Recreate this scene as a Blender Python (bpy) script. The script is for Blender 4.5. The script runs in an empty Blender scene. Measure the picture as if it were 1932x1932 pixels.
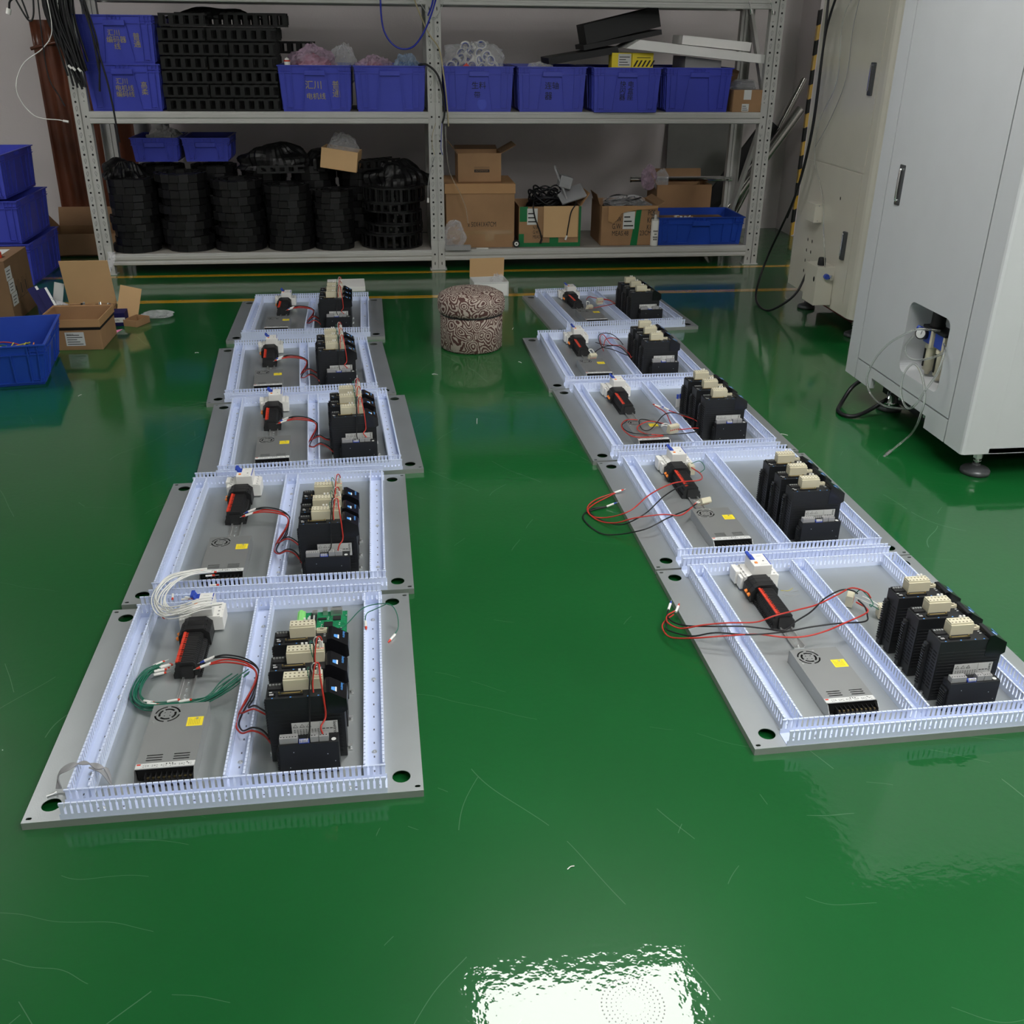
import bpy, math, random
from mathutils import Vector, Matrix, geometry
random.seed(7)
S = bpy.context.scene
COL = S.collection
PI = math.pi

# ------------------------------------------------------------------ camera
cam_d = bpy.data.cameras.new('camera'); cam = bpy.data.objects.new('camera', cam_d); COL.objects.link(cam)
cam_d.sensor_width = 36; cam_d.lens = 1871.23 / 1932 * 36
cam_d.clip_start = .02
_R = Vector((0.99244563, -0.12228554, 0.00989499)); _U = Vector((0.0446381, 0.43504311, 0.89930247)); _F = Vector((0.11427643, 0.89206712, -0.43721523))
cam.matrix_world = Matrix(((_R.x, _U.x, -_F.x, 0), (_R.y, _U.y, -_F.y, 0), (_R.z, _U.z, -_F.z, 1.45), (0, 0, 0, 1)))
S.camera = cam

# ------------------------------------------------------------------ light and exposure
CEIL = 2.8
W = bpy.data.worlds.new('world'); S.world = W; W.use_nodes = True
W.node_tree.nodes['Background'].inputs[0].default_value = (.55, .6, .65, 1)
W.node_tree.nodes['Background'].inputs[1].default_value = .15
S.view_settings.view_transform = 'Standard'; S.view_settings.look = 'None'
S.view_settings.exposure = 0.0; S.view_settings.gamma = 1.0; S.view_settings.use_curve_mapping = False
PANEL_POWER = 20.0      # emission strength of the ceiling panels
LIGHTS = [(.80, 3.06, 1.02, .62), (-2.6, -.6, .62, .62), (.80, .2, 1.06, .62), (2.30, 1.3, 1.06, 1.06), (2.70, -1.6, 1.06, .62), (-3.0, 4.9, .62, 1.06), (4.3, 4.3, .62, 1.06)]  # last two panels are added out of view to brighten the far end

# ------------------------------------------------------------------ helpers
class MB:
    """collects shapes; build() links them as one mesh object"""
    def __init__(s): s.v = []; s.f = []; s.m = []; s.s = []; s.x = Matrix.Identity(4)
    def add(s, vs, fs, m=0, sm=False):
        o = len(s.v); s.v += [tuple(s.x @ Vector(p)) for p in vs]
        for f in fs: s.f.append([i + o for i in f]); s.m.append(m); s.s.append(sm)
    def box(s, x0, y0, z0, x1, y1, z1, m=0):
        s.add([(x0,y0,z0),(x1,y0,z0),(x1,y1,z0),(x0,y1,z0),(x0,y0,z1),(x1,y0,z1),(x1,y1,z1),(x0,y1,z1)],
              [(0,3,2,1),(4,5,6,7),(0,1,5,4),(1,2,6,5),(2,3,7,6),(3,0,4,7)], m)
    def bar(s, a, b, w, t, m=0, up=(0,0,1)):
        a = Vector(a); b = Vector(b); d = (b-a).normalized(); u = Vector(up)
        if abs(d.dot(u)) > .98: u = Vector((0,1,0))
        sd = d.cross(u).normalized(); u = sd.cross(d).normalized(); sd *= w/2; u *= t/2
        s.add([a-sd-u,a+sd-u,a+sd+u,a-sd+u,b-sd-u,b+sd-u,b+sd+u,b-sd+u],
              [(0,1,2,3),(7,6,5,4),(0,4,5,1),(1,5,6,2),(2,6,7,3),(3,7,4,0)], m)
    def prism(s, poly, a, b, ax='z', m=0, sm=False):
        n = len(poly)
        def P(p, h): return (h,p[0],p[1]) if ax=='x' else ((p[0],h,p[1]) if ax=='y' else (p[0],p[1],h))
        s.add([P(p,a) for p in poly]+[P(p,b) for p in poly], [list(range(n))[::-1], [i+n for i in range(n)]], m)
        s.add([P(p,a) for p in poly]+[P(p,b) for p in poly], [(i,(i+1)%n,(i+1)%n+n,i+n) for i in range(n)], m, sm)
    def cyl(s, a, b, r, r2=None, n=14, m=0, caps=True, sm=True):
        a = Vector(a); b = Vector(b); r2 = r if r2 is None else r2; d = (b-a).normalized()
        u = d.orthogonal().normalized(); w = d.cross(u)
        va = [a+(u*math.cos(t)+w*math.sin(t))*r for t in [2*PI*i/n for i in range(n)]]
        vb = [b+(u*math.cos(t)+w*math.sin(t))*r2 for t in [2*PI*i/n for i in range(n)]]
        s.add(va+vb, [(i,(i+1)%n,(i+1)%n+n,i+n) for i in range(n)], m, sm)
        if caps: s.add(va, [list(range(n))[::-1]], m); s.add(vb, [list(range(n))], m)
    def pipe(s, a, b, r, ri, n=20, m=0):
        s.cyl(a, b, r, n=n, m=m, caps=False); s.cyl(a, b, ri, n=n, m=m, caps=False)
        a = Vector(a); b = Vector(b); d = (b-a).normalized(); u = d.orthogonal().normalized(); w = d.cross(u)
        for c in (a, b):
            vs = [c+(u*math.cos(t)+w*math.sin(t))*q for q in (r, ri) for t in [2*PI*i/n for i in range(n)]]
            s.add(vs, [(i,(i+1)%n,(i+1)%n+n,i+n) for i in range(n)], m)
    def tube(s, pts, r, n=7, m=0, sub=6, closed=False):
        P = [Vector(p) for p in pts]
        if sub > 1 and len(P) > 2:
            Q = []
            for i in range(len(P)-1):
                p0 = P[i-1] if i else P[0]*2-P[1]; p1 = P[i]; p2 = P[i+1]; p3 = P[i+2] if i+2 < len(P) else P[-1]*2-P[-2]
                for k in range(sub):
                    t = k/sub
                    Q.append(.5*((2*p1)+(p2-p0)*t+(2*p0-5*p1+4*p2-p3)*t*t+(3*p1-p0-3*p2+p3)*t**3))
            Q.append(P[-1]); P = Q
        u = None; rings = []
        for i, p in enumerate(P):
            d = (P[min(i+1,len(P)-1)]-P[max(i-1,0)])
            d = d.normalized() if d.length > 1e-9 else Vector((0,0,1))
            if u is None: u = d.orthogonal().normalized()
            u = (u-d*u.dot(d)); u = u.normalized() if u.length > 1e-6 else d.orthogonal().normalized()
            w = d.cross(u); rings.append([p+(u*math.cos(2*PI*k/n)+w*math.sin(2*PI*k/n))*r for k in range(n)])
        vs = [q for g in rings for q in g]
        s.add(vs, [(i*n+k,i*n+(k+1)%n,(i+1)*n+(k+1)%n,(i+1)*n+k) for i in range(len(rings)-1) for k in range(n)], m, True)
        s.add(rings[0], [list(range(n))[::-1]], m); s.add(rings[-1], [list(range(n))], m)
    def lathe(s, prof, c=(0,0,0), n=32, m=0, sm=True):
        c = Vector(c); vs = [c+Vector((r*math.cos(2*PI*k/n), r*math.sin(2*PI*k/n), z)) for r, z in prof for k in range(n)]
        s.add(vs, [(i*n+k,i*n+(k+1)%n,(i+1)*n+(k+1)%n,(i+1)*n+k) for i in range(len(prof)-1) for k in range(n)], m, sm)
    def plate(s, outer, holes, z0, z1, m=0):
        polys = [[Vector((p[0],p[1],0)) for p in outer]]+[[Vector((p[0],p[1],0)) for p in h] for h in holes]
        tri = geometry.tessellate_polygon(polys); fl = [(p.x,p.y) for q in polys for p in q]
        for z in (z0, z1):
            s.add([(a,b,z) for a,b in fl], [t if z == z1 else t[::-1] for t in tri], m)
        for q in polys:
            n = len(q); s.add([(p.x,p.y,z0) for p in q]+[(p.x,p.y,z1) for p in q], [(i,(i+1)%n,(i+1)%n+n,i+n) for i in range(n)], m)
    def surf(s, fn, nu, nv, m=0, sm=True):
        s.add([fn(i/nu, j/nv) for i in range(nu+1) for j in range(nv+1)],
              [(i*(nv+1)+j,(i+1)*(nv+1)+j,(i+1)*(nv+1)+j+1,i*(nv+1)+j+1) for i in range(nu) for j in range(nv)], m, sm)
    def mesh(s, name, mats):
        me = bpy.data.meshes.new(name); me.from_pydata(s.v, [], s.f)
        for m in (mats if isinstance(mats, (list, tuple)) else [mats]): me.materials.append(m)
        me.polygons.foreach_set('material_index', s.m); me.polygons.foreach_set('use_smooth', s.s)
        me.update(); return me
    def build(s, name, mats, parent=None, loc=(0,0,0), rot=(0,0,0), bevel=0, solid=0):
        o = bpy.data.objects.new(name, s.mesh(name, mats)); COL.objects.link(o)
        o.location = loc; o.rotation_euler = rot
        if parent: o.parent = parent
        if solid:
            md = o.modifiers.new('thickness', 'SOLIDIFY'); md.thickness = solid
        if bevel:
            md = o.modifiers.new('bevel', 'BEVEL'); md.width = bevel; md.segments = 2; md.limit_method = 'ANGLE'; md.angle_limit = .7
        return o

def ell(cx, cy, rx, ry=None, n=20):
    ry = rx if ry is None else ry
    return [(cx+rx*math.cos(2*PI*i/n), cy+ry*math.sin(2*PI*i/n)) for i in range(n)]
def rrect(x0, y0, x1, y1, r, n=4):
    out = []
    for cx, cy, a in ((x1-r,y1-r,0),(x0+r,y1-r,90),(x0+r,y0+r,180),(x1-r,y0+r,270)):
        out += [(cx+r*math.cos(math.radians(a+90*i/n)), cy+r*math.sin(math.radians(a+90*i/n))) for i in range(n+1)]
    return out
def tag(o, label=None, cat=None, group=None, kind=None):
    if label: o['label'] = label
    if cat: o['category'] = cat
    if group: o['group'] = group
    if kind: o['kind'] = kind
    return o
def thing(name, label, cat, loc=(0,0,0), rz=0, group=None):
    o = bpy.data.objects.new(name, None); COL.objects.link(o); o.location = loc; o.rotation_euler = (0,0,rz); o.empty_display_size = .05
    return tag(o, label, cat, group)
def dup(root, loc, rz=0, label=None, group=None):
    r = root.copy(); COL.objects.link(r); r.location = loc; r.rotation_euler = (0,0,rz) if not isinstance(rz, tuple) else rz
    if label: r['label'] = label
    if group: r['group'] = group
    def rec(a, b):
        for ch in list(a.children):
            c = ch.copy(); COL.objects.link(c); c.parent = b; rec(ch, c)
    rec(root, r)
    return r
def text(s, size, m, parent, mat4, name='lettering', ax='CENTER', ext=.0002, sx=1):
    c = bpy.data.curves.new('t', 'FONT'); c.body = s; c.size = size; c.align_x = ax; c.align_y = 'CENTER'; c.extrude = ext; c.resolution_u = 2
    c.space_line = .95
    t = bpy.data.objects.new('t', c); COL.objects.link(t); bpy.context.view_layer.update()
    me = bpy.data.meshes.new_from_object(t.evaluated_get(bpy.context.evaluated_depsgraph_get()))
    bpy.data.objects.remove(t); bpy.data.curves.remove(c); me.name = name
    me.transform(mat4 @ Matrix.Diagonal((sx,1,1,1))); me.materials.clear(); me.materials.append(m)
    o = bpy.data.objects.new(name, me); COL.objects.link(o); o.parent = parent
    return o
def TM(loc, right, up):
    r = Vector(right).normalized(); u = Vector(up).normalized(); n = r.cross(u)
    return Matrix(((r.x,u.x,n.x,loc[0]),(r.y,u.y,n.y,loc[1]),(r.z,u.z,n.z,loc[2]),(0,0,0,1)))

def mat(name, col, rough=.5, metal=0, var=.06, scale=8, bump=0, bscale=60, coat=0, trans=0, alpha=1, ior=1.45, emit=0, spec=.5, stretch=(1,1,1)):
    m = bpy.data.materials.new(name); m.use_nodes = True; nt = m.node_tree; N = nt.nodes; L = nt.links
    b = N['Principled BSDF']; b.inputs['Roughness'].default_value = rough; b.inputs['Metallic'].default_value = metal
    b.inputs['Coat Weight'].default_value = coat; b.inputs['Coat Roughness'].default_value = .08
    b.inputs['Transmission Weight'].default_value = trans; b.inputs['Alpha'].default_value = alpha; b.inputs['IOR'].default_value = ior
    b.inputs['Specular IOR Level'].default_value = spec
    tc = N.new('ShaderNodeTexCoord'); mp = N.new('ShaderNodeMapping'); mp.inputs['Scale'].default_value = stretch; L.new(tc.outputs['Object'], mp.inputs[0])
    nz = N.new('ShaderNodeTexNoise'); nz.inputs['Scale'].default_value = scale; nz.inputs['Detail'].default_value = 4; L.new(mp.outputs[0], nz.inputs['Vector'])
    cr = N.new('ShaderNodeValToRGB'); L.new(nz.outputs['Fac'], cr.inputs[0])
    cr.color_ramp.elements[0].position = .3; cr.color_ramp.elements[1].position = .7
    cr.color_ramp.elements[0].color = tuple(max(0,c*(1-var)) for c in col)+(1,); cr.color_ramp.elements[1].color = tuple(c*(1+var) for c in col)+(1,)
    L.new(cr.outputs[0], b.inputs['Base Color'])
    if emit:
        b.inputs['Emission Color'].default_value = tuple(col)+(1,); b.inputs['Emission Strength'].default_value = emit
    if bump:
        n2 = N.new('ShaderNodeTexNoise'); n2.inputs['Scale'].default_value = bscale; n2.inputs['Detail'].default_value = 3; L.new(mp.outputs[0], n2.inputs['Vector'])
        bp = N.new('ShaderNodeBump'); bp.inputs['Strength'].default_value = bump; bp.inputs['Distance'].default_value = .01; L.new(n2.outputs['Fac'], bp.inputs['Height']); L.new(bp.outputs[0], b.inputs['Normal'])
    return m

M = {}
M['wall'] = mat('painted wall', (.70,.645,.645), .7, var=.04, scale=1.2, bump=.1, bscale=90)
M['ceil'] = mat('ceiling white', (.6,.6,.6), .85)
M['galv'] = mat('galvanised sheet', (.50,.53,.54), .42, metal=.80, var=.05, scale=5, bump=.04, bscale=300)
M['galv_edge'] = mat('folded sheet edge', (.42,.43,.42), .45, metal=.6)
M['duct'] = mat('pale blue pvc', (.66,.73,.92), .42, var=.02, spec=.35)
M['ductslot'] = mat('slot shadow mark', (.12,.13,.17), .7)
M['steel'] = mat('bright steel', (.70,.71,.71), .32, metal=.85)
M['chrome'] = mat('chrome', (.8,.8,.8), .08, metal=1)
M['brass'] = mat('brass', (.75,.58,.28), .3, metal=1)
M['black'] = mat('black powder coat', (.012,.013,.015), .45, var=.15)
M['blackgloss'] = mat('black gloss plastic', (.008,.008,.01), .16)
M['blackmat'] = mat('black plastic', (.010,.010,.011), .55, var=.2, scale=20)
M['dark'] = mat('dark opening', (.004,.004,.004), .9)
M['beige'] = mat('beige terminal plastic', (.60,.56,.42), .45)
M['beigeh'] = mat('beige hole', (.12,.10,.06), .8)
M['whitep'] = mat('white plastic', (.78,.77,.74), .4, var=.02)
M['greyp'] = mat('grey plastic', (.30,.30,.30), .5)
M['sink'] = mat('dark heat sink', (.05,.052,.055), .4, metal=.5)
M['handle'] = mat('dark grey handle', (.09,.095,.10), .3, metal=.3)
M['tubesteel'] = mat('brushed tube steel', (.36,.35,.33), .22, metal=1)
M['label'] = mat('paper label', (.62,.63,.62), .6, var=.03)
M['ink'] = mat('black ink', (.02,.02,.02), .7)
M['yellow'] = mat('yellow sticker', (.85,.68,.03), .5, var=.03)
M['red'] = mat('red plastic', (.62,.05,.025), .4)
M['orange'] = mat('orange plastic', (.85,.24,.04), .4)
M['bluep'] = mat('blue plastic', (.03,.07,.42), .35)
M['ledblue'] = mat('blue print', (.10,.35,.85), .4)
M['psu'] = mat('psu aluminium', (.42,.43,.43), .42, metal=.75, var=.03)
M['wred'] = mat('red wire', (.45,.03,.02), .4)
M['wblack'] = mat('black wire', (.008,.008,.01), .4)
M['wgreen'] = mat('green wire', (.01,.13,.08), .4)
M['wwhite'] = mat('white wire', (.75,.75,.72), .4)
M['wyellow'] = mat('yellow wire', (.5,.45,.04), .45)
M['pcb'] = mat('green circuit board', (.01,.20,.08), .35, var=.35, scale=120)
M['limegreen'] = mat('light green plastic', (.25,.65,.20), .4)
M['crate'] = mat('violet blue crate plastic', (.055,.070,.47), .38, var=.06, scale=5)
M['crate2'] = mat('blue crate plastic', (.015,.060,.40), .38, var=.08, scale=5)
M['crateink'] = mat('yellow marker', (.40,.34,.12), .6)
M['card'] = mat('cardboard', (.33,.19,.095), .75, var=.10, scale=6, bump=.05, bscale=200)
M['cardlight'] = mat('light cardboard', (.44,.25,.115), .75, var=.05, scale=4)
M['cardlight2'] = mat('pale cardboard', (.62,.40,.20), .75, var=.05, scale=4)
M['carddark'] = mat('old brown cardboard', (.20,.115,.06), .8, var=.10, scale=5)
M['tape'] = mat('green tape', (.01,.16,.05), .3)
M['clear'] = mat('clear plastic film', (.75,.75,.78), .22, trans=.0, alpha=.28, var=.25, scale=25, bump=.8, bscale=45)
M['clearpink'] = mat('pink plastic film', (.55,.40,.52), .2, alpha=.50, var=.35, scale=25, bump=.8, bscale=40)
M['clearblue'] = mat('blue plastic film', (.40,.52,.68), .2, alpha=.45, var=.35, scale=25, bump=.8, bscale=40)
M['redparts'] = mat('red small parts', (.42,.04,.09), .5, var=.6, scale=60, bump=.8, bscale=90)
M['blueparts'] = mat('blue small parts', (.04,.16,.50), .5, var=.6, scale=60, bump=.8, bscale=90)
M['hose'] = mat('clear hose', (.90,.92,.90), .05, trans=.92, ior=1.25, var=.02)
M['bluehose'] = mat('blue hose', (.02,.03,.35), .25)
M['chain'] = mat('black cable carrier plastic', (.0060,.0060,.0068), .42, var=.2, scale=12)
M['rack'] = mat('grey painted steel', (.47,.47,.45), .40, var=.03, bump=.03, bscale=200)
M['rackdark'] = mat('rack hole', (.01,.01,.01), .9)
M['rackline'] = mat('rack slot outline', (.20,.20,.19), .6)
M['deck'] = mat('shelf board', (.33,.31,.28), .6, var=.1)
M['white_m'] = mat('white machine paint', (.55,.565,.58), .38, var=.015, bump=.03, bscale=400)
M['beige_m'] = mat('beige machine paint', (.66,.63,.54), .22, var=.02, coat=.4)
M['seam'] = mat('dark seam', (.08,.08,.08), .8)
M['foam'] = mat('white foam', (.80,.79,.77), .8, var=.03)
M['copper'] = mat('brown wrinkled film', (.13,.042,.022), .28, var=.6, scale=3, bump=.5, bscale=9, stretch=(1,1,.6))
M['blackfoam'] = mat('black carton', (.012,.012,.013), .6)
M['pink'] = mat('pink paper', (.75,.22,.42), .7)
M['navy'] = mat('navy print', (.010,.010,.07), .7, spec=.2)
M['greytube'] = mat('grey tube', (.30,.30,.31), .5)
M['rubber'] = mat('black rubber', (.01,.01,.01), .5)
M['floorline'] = mat('yellow floor paint', (.62,.36,.02), .12, coat=1, var=.06)

def floor_material():
    m = bpy.data.materials.new('green epoxy floor'); m.use_nodes = True; nt = m.node_tree; N = nt.nodes; L = nt.links; b = N['Principled BSDF']
    tc = N.new('ShaderNodeTexCoord')
    nz = N.new('ShaderNodeTexNoise'); nz.inputs['Scale'].default_value = .9; nz.inputs['Detail'].default_value = 5; L.new(tc.outputs['Object'], nz.inputs['Vector'])
    cr = N.new('ShaderNodeValToRGB'); cr.color_ramp.elements[0].position = .3; cr.color_ramp.elements[1].position = .7
    cr.color_ramp.elements[0].color = (.0045,.080,.0165,1); cr.color_ramp.elements[1].color = (.0068,.106,.0225,1); L.new(nz.outputs['Fac'], cr.inputs[0])
    # fine pale scratches: thin bands of a distorted wave, broken up by a noise mask
    last = cr.outputs[0]
    for k, (sc, rot, thr) in enumerate(((2.1, .5, .99965), (3.3, 1.9, .9997), (1.4, 2.6, .9998))):
        mp = N.new('ShaderNodeMapping'); mp.inputs['Rotation'].default_value = (0,0,rot); L.new(tc.outputs['Object'], mp.inputs[0])
        wv = N.new('ShaderNodeTexWave'); wv.inputs['Scale'].default_value = sc; wv.inputs['Distortion'].default_value = 9; wv.inputs['Detail'].default_value = 2; wv.inputs['Detail Scale'].default_value = .6
        L.new(mp.outputs[0], wv.inputs['Vector'])
        g = N.new('ShaderNodeMath'); g.operation = 'GREATER_THAN'; g.inputs[1].default_value = thr; L.new(wv.outputs['Fac'], g.inputs[0])
        n3 = N.new('ShaderNodeTexNoise'); n3.inputs['Scale'].default_value = 2.5; L.new(mp.outputs[0], n3.inputs['Vector'])
        g2 = N.new('ShaderNodeMath'); g2.operation = 'GREATER_THAN'; g2.inputs[1].default_value = .60; L.new(n3.outputs['Fac'], g2.inputs[0])
        mu = N.new('ShaderNodeMath'); mu.operation = 'MULTIPLY'; L.new(g.outputs[0], mu.inputs[0]); L.new(g2.outputs[0], mu.inputs[1])
        m2 = N.new('ShaderNodeMath'); m2.operation = 'MULTIPLY'; m2.inputs[1].default_value = .15; L.new(mu.outputs[0], m2.inputs[0])
        mx = N.new('ShaderNodeMix'); mx.data_type = 'RGBA'; L.new(m2.outputs[0], mx.inputs[0]); L.new(last, mx.inputs[6]); mx.inputs[7].default_value = (.35,.5,.38,1); last = mx.outputs[2]
    L.new(last, b.inputs['Base Color'])
    b.inputs['Roughness'].default_value = .34; b.inputs['Specular IOR Level'].default_value = .12
    b.inputs['Coat Weight'].default_value = 1; b.inputs['Coat Roughness'].default_value = .03; b.inputs['Coat IOR'].default_value = 1.5
    n1 = N.new('ShaderNodeTexNoise'); n1.inputs['Scale'].default_value = 55; n1.inputs['Detail'].default_value = 2; L.new(tc.outputs['Object'], n1.inputs['Vector'])
    n2 = N.new('ShaderNodeTexNoise'); n2.inputs['Scale'].default_value = 6; n2.inputs['Detail'].default_value = 2; L.new(tc.outputs['Object'], n2.inputs['Vector'])
    b1 = N.new('ShaderNodeBump'); b1.inputs['Strength'].default_value = .035; b1.inputs['Distance'].default_value = .01; L.new(n1.outputs['Fac'], b1.inputs['Height'])
    b2 = N.new('ShaderNodeBump'); b2.inputs['Strength'].default_value = .012; b2.inputs['Distance'].default_value = .05; L.new(n2.outputs['Fac'], b2.inputs['Height']); L.new(b1.outputs[0], b2.inputs['Normal'])
    L.new(b2.outputs[0], b.inputs['Coat Normal']); L.new(b1.outputs[0], b.inputs['Normal'])
    return m
M['floor'] = floor_material()

def struct(name, mb, m, **k): return tag(mb.build(name, m, **k), kind='structure')
# ------------------------------------------------------------------ room
XL, XR, YB, YF = -4.2, 5.2, 8.06, -3.2
b = MB(); b.box(XL,YF,-.1,XR,YB,0); struct('floor', b, M['floor'])
b = MB(); b.box(XL,YF,CEIL,XR,YB,CEIL+.1); struct('ceiling', b, M['ceil'])
b = MB(); b.box(XL,YB,-.1,XR,YB+.15,CEIL+.1); struct('wall_back', b, M['wall'])
b = MB(); b.box(XL-.15,YF,-.1,XL,YB,CEIL+.1); struct('wall_left', b, M['wall'])
b = MB(); b.box(XR,YF,-.1,XR+.15,YB,CEIL+.1); struct('wall_right', b, M['wall'])
b = MB(); b.box(XL,YF-.15,-.1,XR,YF,CEIL+.1); struct('wall_front', b, M['wall'])
b = MB(); b.box(3.20,7.72,0,3.75,YB,CEIL); struct('trim_1', b, M['wall'])       # wall column behind the beige cabinet
for i, (y0, y1) in enumerate(((6.605,6.655),(5.925,5.985))):
    b = MB(); b.box(-3.5,y0,.0002,3.05,y1,.0012); struct('trim_%d' % (i+2), b, M['floorline'])
M['lamp'] = mat('lit diffuser', (1,.985,.96), .5, emit=PANEL_POWER, var=0)
for i, (x, y, w, d) in enumerate(LIGHTS):
    t = thing('ceiling_light', ['flat lit ceiling panel mirrored in the green floor near the camera','lit ceiling panel behind the camera on the left','lit ceiling panel right above the camera','lit ceiling panel above the near end of the right row','lit ceiling panel behind the camera on the right','added lit panel out of view above the left crates, brightening the rack','added lit panel out of view above the machine cabinets, brightening the right wall'][i], 'light', (x,y,CEIL), group='ceiling light panels')
    b = MB(); b.box(-w/2,-d/2,-.022,w/2,d/2,-.012); b.build('diffuser', M['lamp'], t)
    b = MB()
    for q in ((-w/2-.015,-d/2-.015,w/2+.015,-d/2),(-w/2-.015,d/2,w/2+.015,d/2+.015),(-w/2-.015,-d/2,-w/2,d/2),(w/2,-d/2,w/2+.015,d/2)): b.box(q[0],q[1],-.025,q[2],q[3],0)
    b.build('frame', M['whitep'], t)
# ------------------------------------------------------------------ mounting plates and what is fixed on them
T = .0174; PW, PH = .802, .814
PL = {'L1':(-.377,2.024,.0098),'L2':(-.367,2.862,.0053),'L3':(-.324,3.698,.0595),'L4':(-.412,4.53,.0707),'L5':(-.432,5.456,.0150),
      'R1':(1.158,2.085,.0179),'R2':(1.145,2.907,.0137),'R3':(1.116,3.738,.0269),'R4':(1.086,4.557,.0136),'R5':(1.229,5.48,.0773)}
DESC = {'L1':'nearest plate of the left row','L2':'second plate from the front, left row','L3':'middle plate of the left row','L4':'fourth plate from the front, left row','L5':'farthest plate of the left row',
        'R1':'nearest plate of the right row','R2':'second plate from the front, right row','R3':'middle plate of the right row','R4':'fourth plate from the front, right row','R5':'farthest plate of the right row'}
def G(n, lx, ly, z=0):
    x, y, a = PL[n]; lx -= PW/2; ly -= PH/2
    return (x+lx*math.cos(a)-ly*math.sin(a), y+lx*math.sin(a)+ly*math.cos(a), z)
used = set()
def put(first, n, lx, ly, z, label, group, rz=0):
    """the first call moves the pattern itself, later ones copy it"""
    loc = G(n, lx, ly, z); a = PL[n][2]+rz
    if id(first) not in used:
        used.add(id(first)); first.location = loc; first.rotation_euler = (0,0,a); first['label'] = label; first['group'] = group; return first
    return dup(first, loc, a, label, group)

# plate: folded sheet tray, face down, with corner holes
plate0 = thing('mounting_plate', 'x', 'panel')
b = MB()
hs = [ell(.046,.048,.0195),ell(.757,.048,.0195),ell(.755,.770,.0195),ell(.043,.768,.0195)]
for x, y in ((.012,.012),(.790,.014),(.790,.802),(.012,.802)): hs.append(rrect(x-.006,y-.0035,x+.006,y+.0035,.0034,3))
b.plate([(0,0),(PW,0),(PW,PH),(0,PH)], hs, T-.0015, T)
b.build('sheet', M['galv'], plate0)
b = MB()
for q in ((0,0,PW,.0015),(0,PH-.0015,PW,PH),(0,.0015,.0015,PH-.0015),(PW-.0015,.0015,PW,PH-.0015)): b.box(q[0],q[1],0,q[2],q[3],T-.0015)
b.build('folded_edge', M['galv_edge'], plate0)

def duct_mesh(L):
    b = MB(); w, h, t = .044, .040, .0016
    b.box(0,0,0,L,w,.0016)
    p = .0125; n = int(L/p); off = (L-n*p)/2
    for y0, s in ((0,1),(w-t,-1)):
        b.box(0,y0,.0016,L,y0+t,.013)
        for k in range(n):
            x = off+k*p
            b.box(x+.0025,y0,.013,x+p-.0025,y0+t,.0335)
            b.box(x+.0010,y0,.0335,x+p-.0010,y0+t,.0385)
            yl = y0 if s > 0 else y0+t-.0042
            b.box(x+.0010,yl,.0380,x+p-.0010,yl+.0042,.040)
    k = .02
    while k < L-.02:
        b.box(k,w/2-.0012,.0016,k+.006,w/2+.0018,.0019,1); k += .047
    return b.mesh('wire_duct', [M['duct'], M['ductslot']])
DL, DS = duct_mesh(.652), duct_mesh(.718)
b = MB(); b.cyl((0,0,0),(0,0,.0025),.0042,n=12); b.cyl((0,0,.0025),(0,0,.0042),.0034,.002,n=12); b.cyl((0,0,-.0008),(0,0,.0006),.0058,n=14)
SCREW = b.mesh('screw', M['steel'])
def duct_thing(me, L):
    d = bpy.data.objects.new('wire_duct', me); COL.objects.link(d); d['category'] = 'cable duct'
    for q in (.12,.5,.88):
        s = bpy.data.objects.new('screw', SCREW); COL.objects.link(s); s.parent = d; s.location = (L*q,.022,.0018)
    return d
DLO, DSO = duct_thing(DL, .652), duct_thing(DS, .718)
DUCTS = ((DLO,.075,.002,0,'near edge'),(DLO,.075,.766,0,'far edge'),(DSO,.1265,.047,PI/2,'left side'),(DSO,.435,.047,PI/2,'middle'),(DSO,.723,.047,PI/2,'right side'))
# DIN rail
rail = MB()
for x0, x1, z0, z1 in ((-.0175,-.0125,.0062,.0072),(.0125,.0175,.0062,.0072),(-.0135,-.0125,0,.0072),(.0125,.0135,0,.0072)): rail.box(x0,0,z0,x1,.385,z1)
sl = [rrect(-.003,y,.003,y+.016,.0029,3) for y in [.012+.025*i for i in range(15)]]
rail.plate([(-.0135,0),(.0135,0),(.0135,.385),(-.0135,.385)], sl, 0, .001)
r = rail.build('din_rail', M['steel'], plate0, (.2575,.370,T))
s = bpy.data.objects.new('screw', SCREW); COL.objects.link(s); s.parent = r; s.location = (0,.008,.0015)
for k in DESC:
    put(plate0, k, 0, 0, 0, 'galvanised mounting plate edged with pale blue slotted ducts, '+DESC[k], 'mounting plates laid in two rows')
for k in DESC:
    for o, x, y, rz, w in DUCTS: put(o, k, x, y, T, 'pale blue slotted duct, %s, %s' % (w, DESC[k]), 'slotted wire ducts on the mounting plates', rz)

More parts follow.
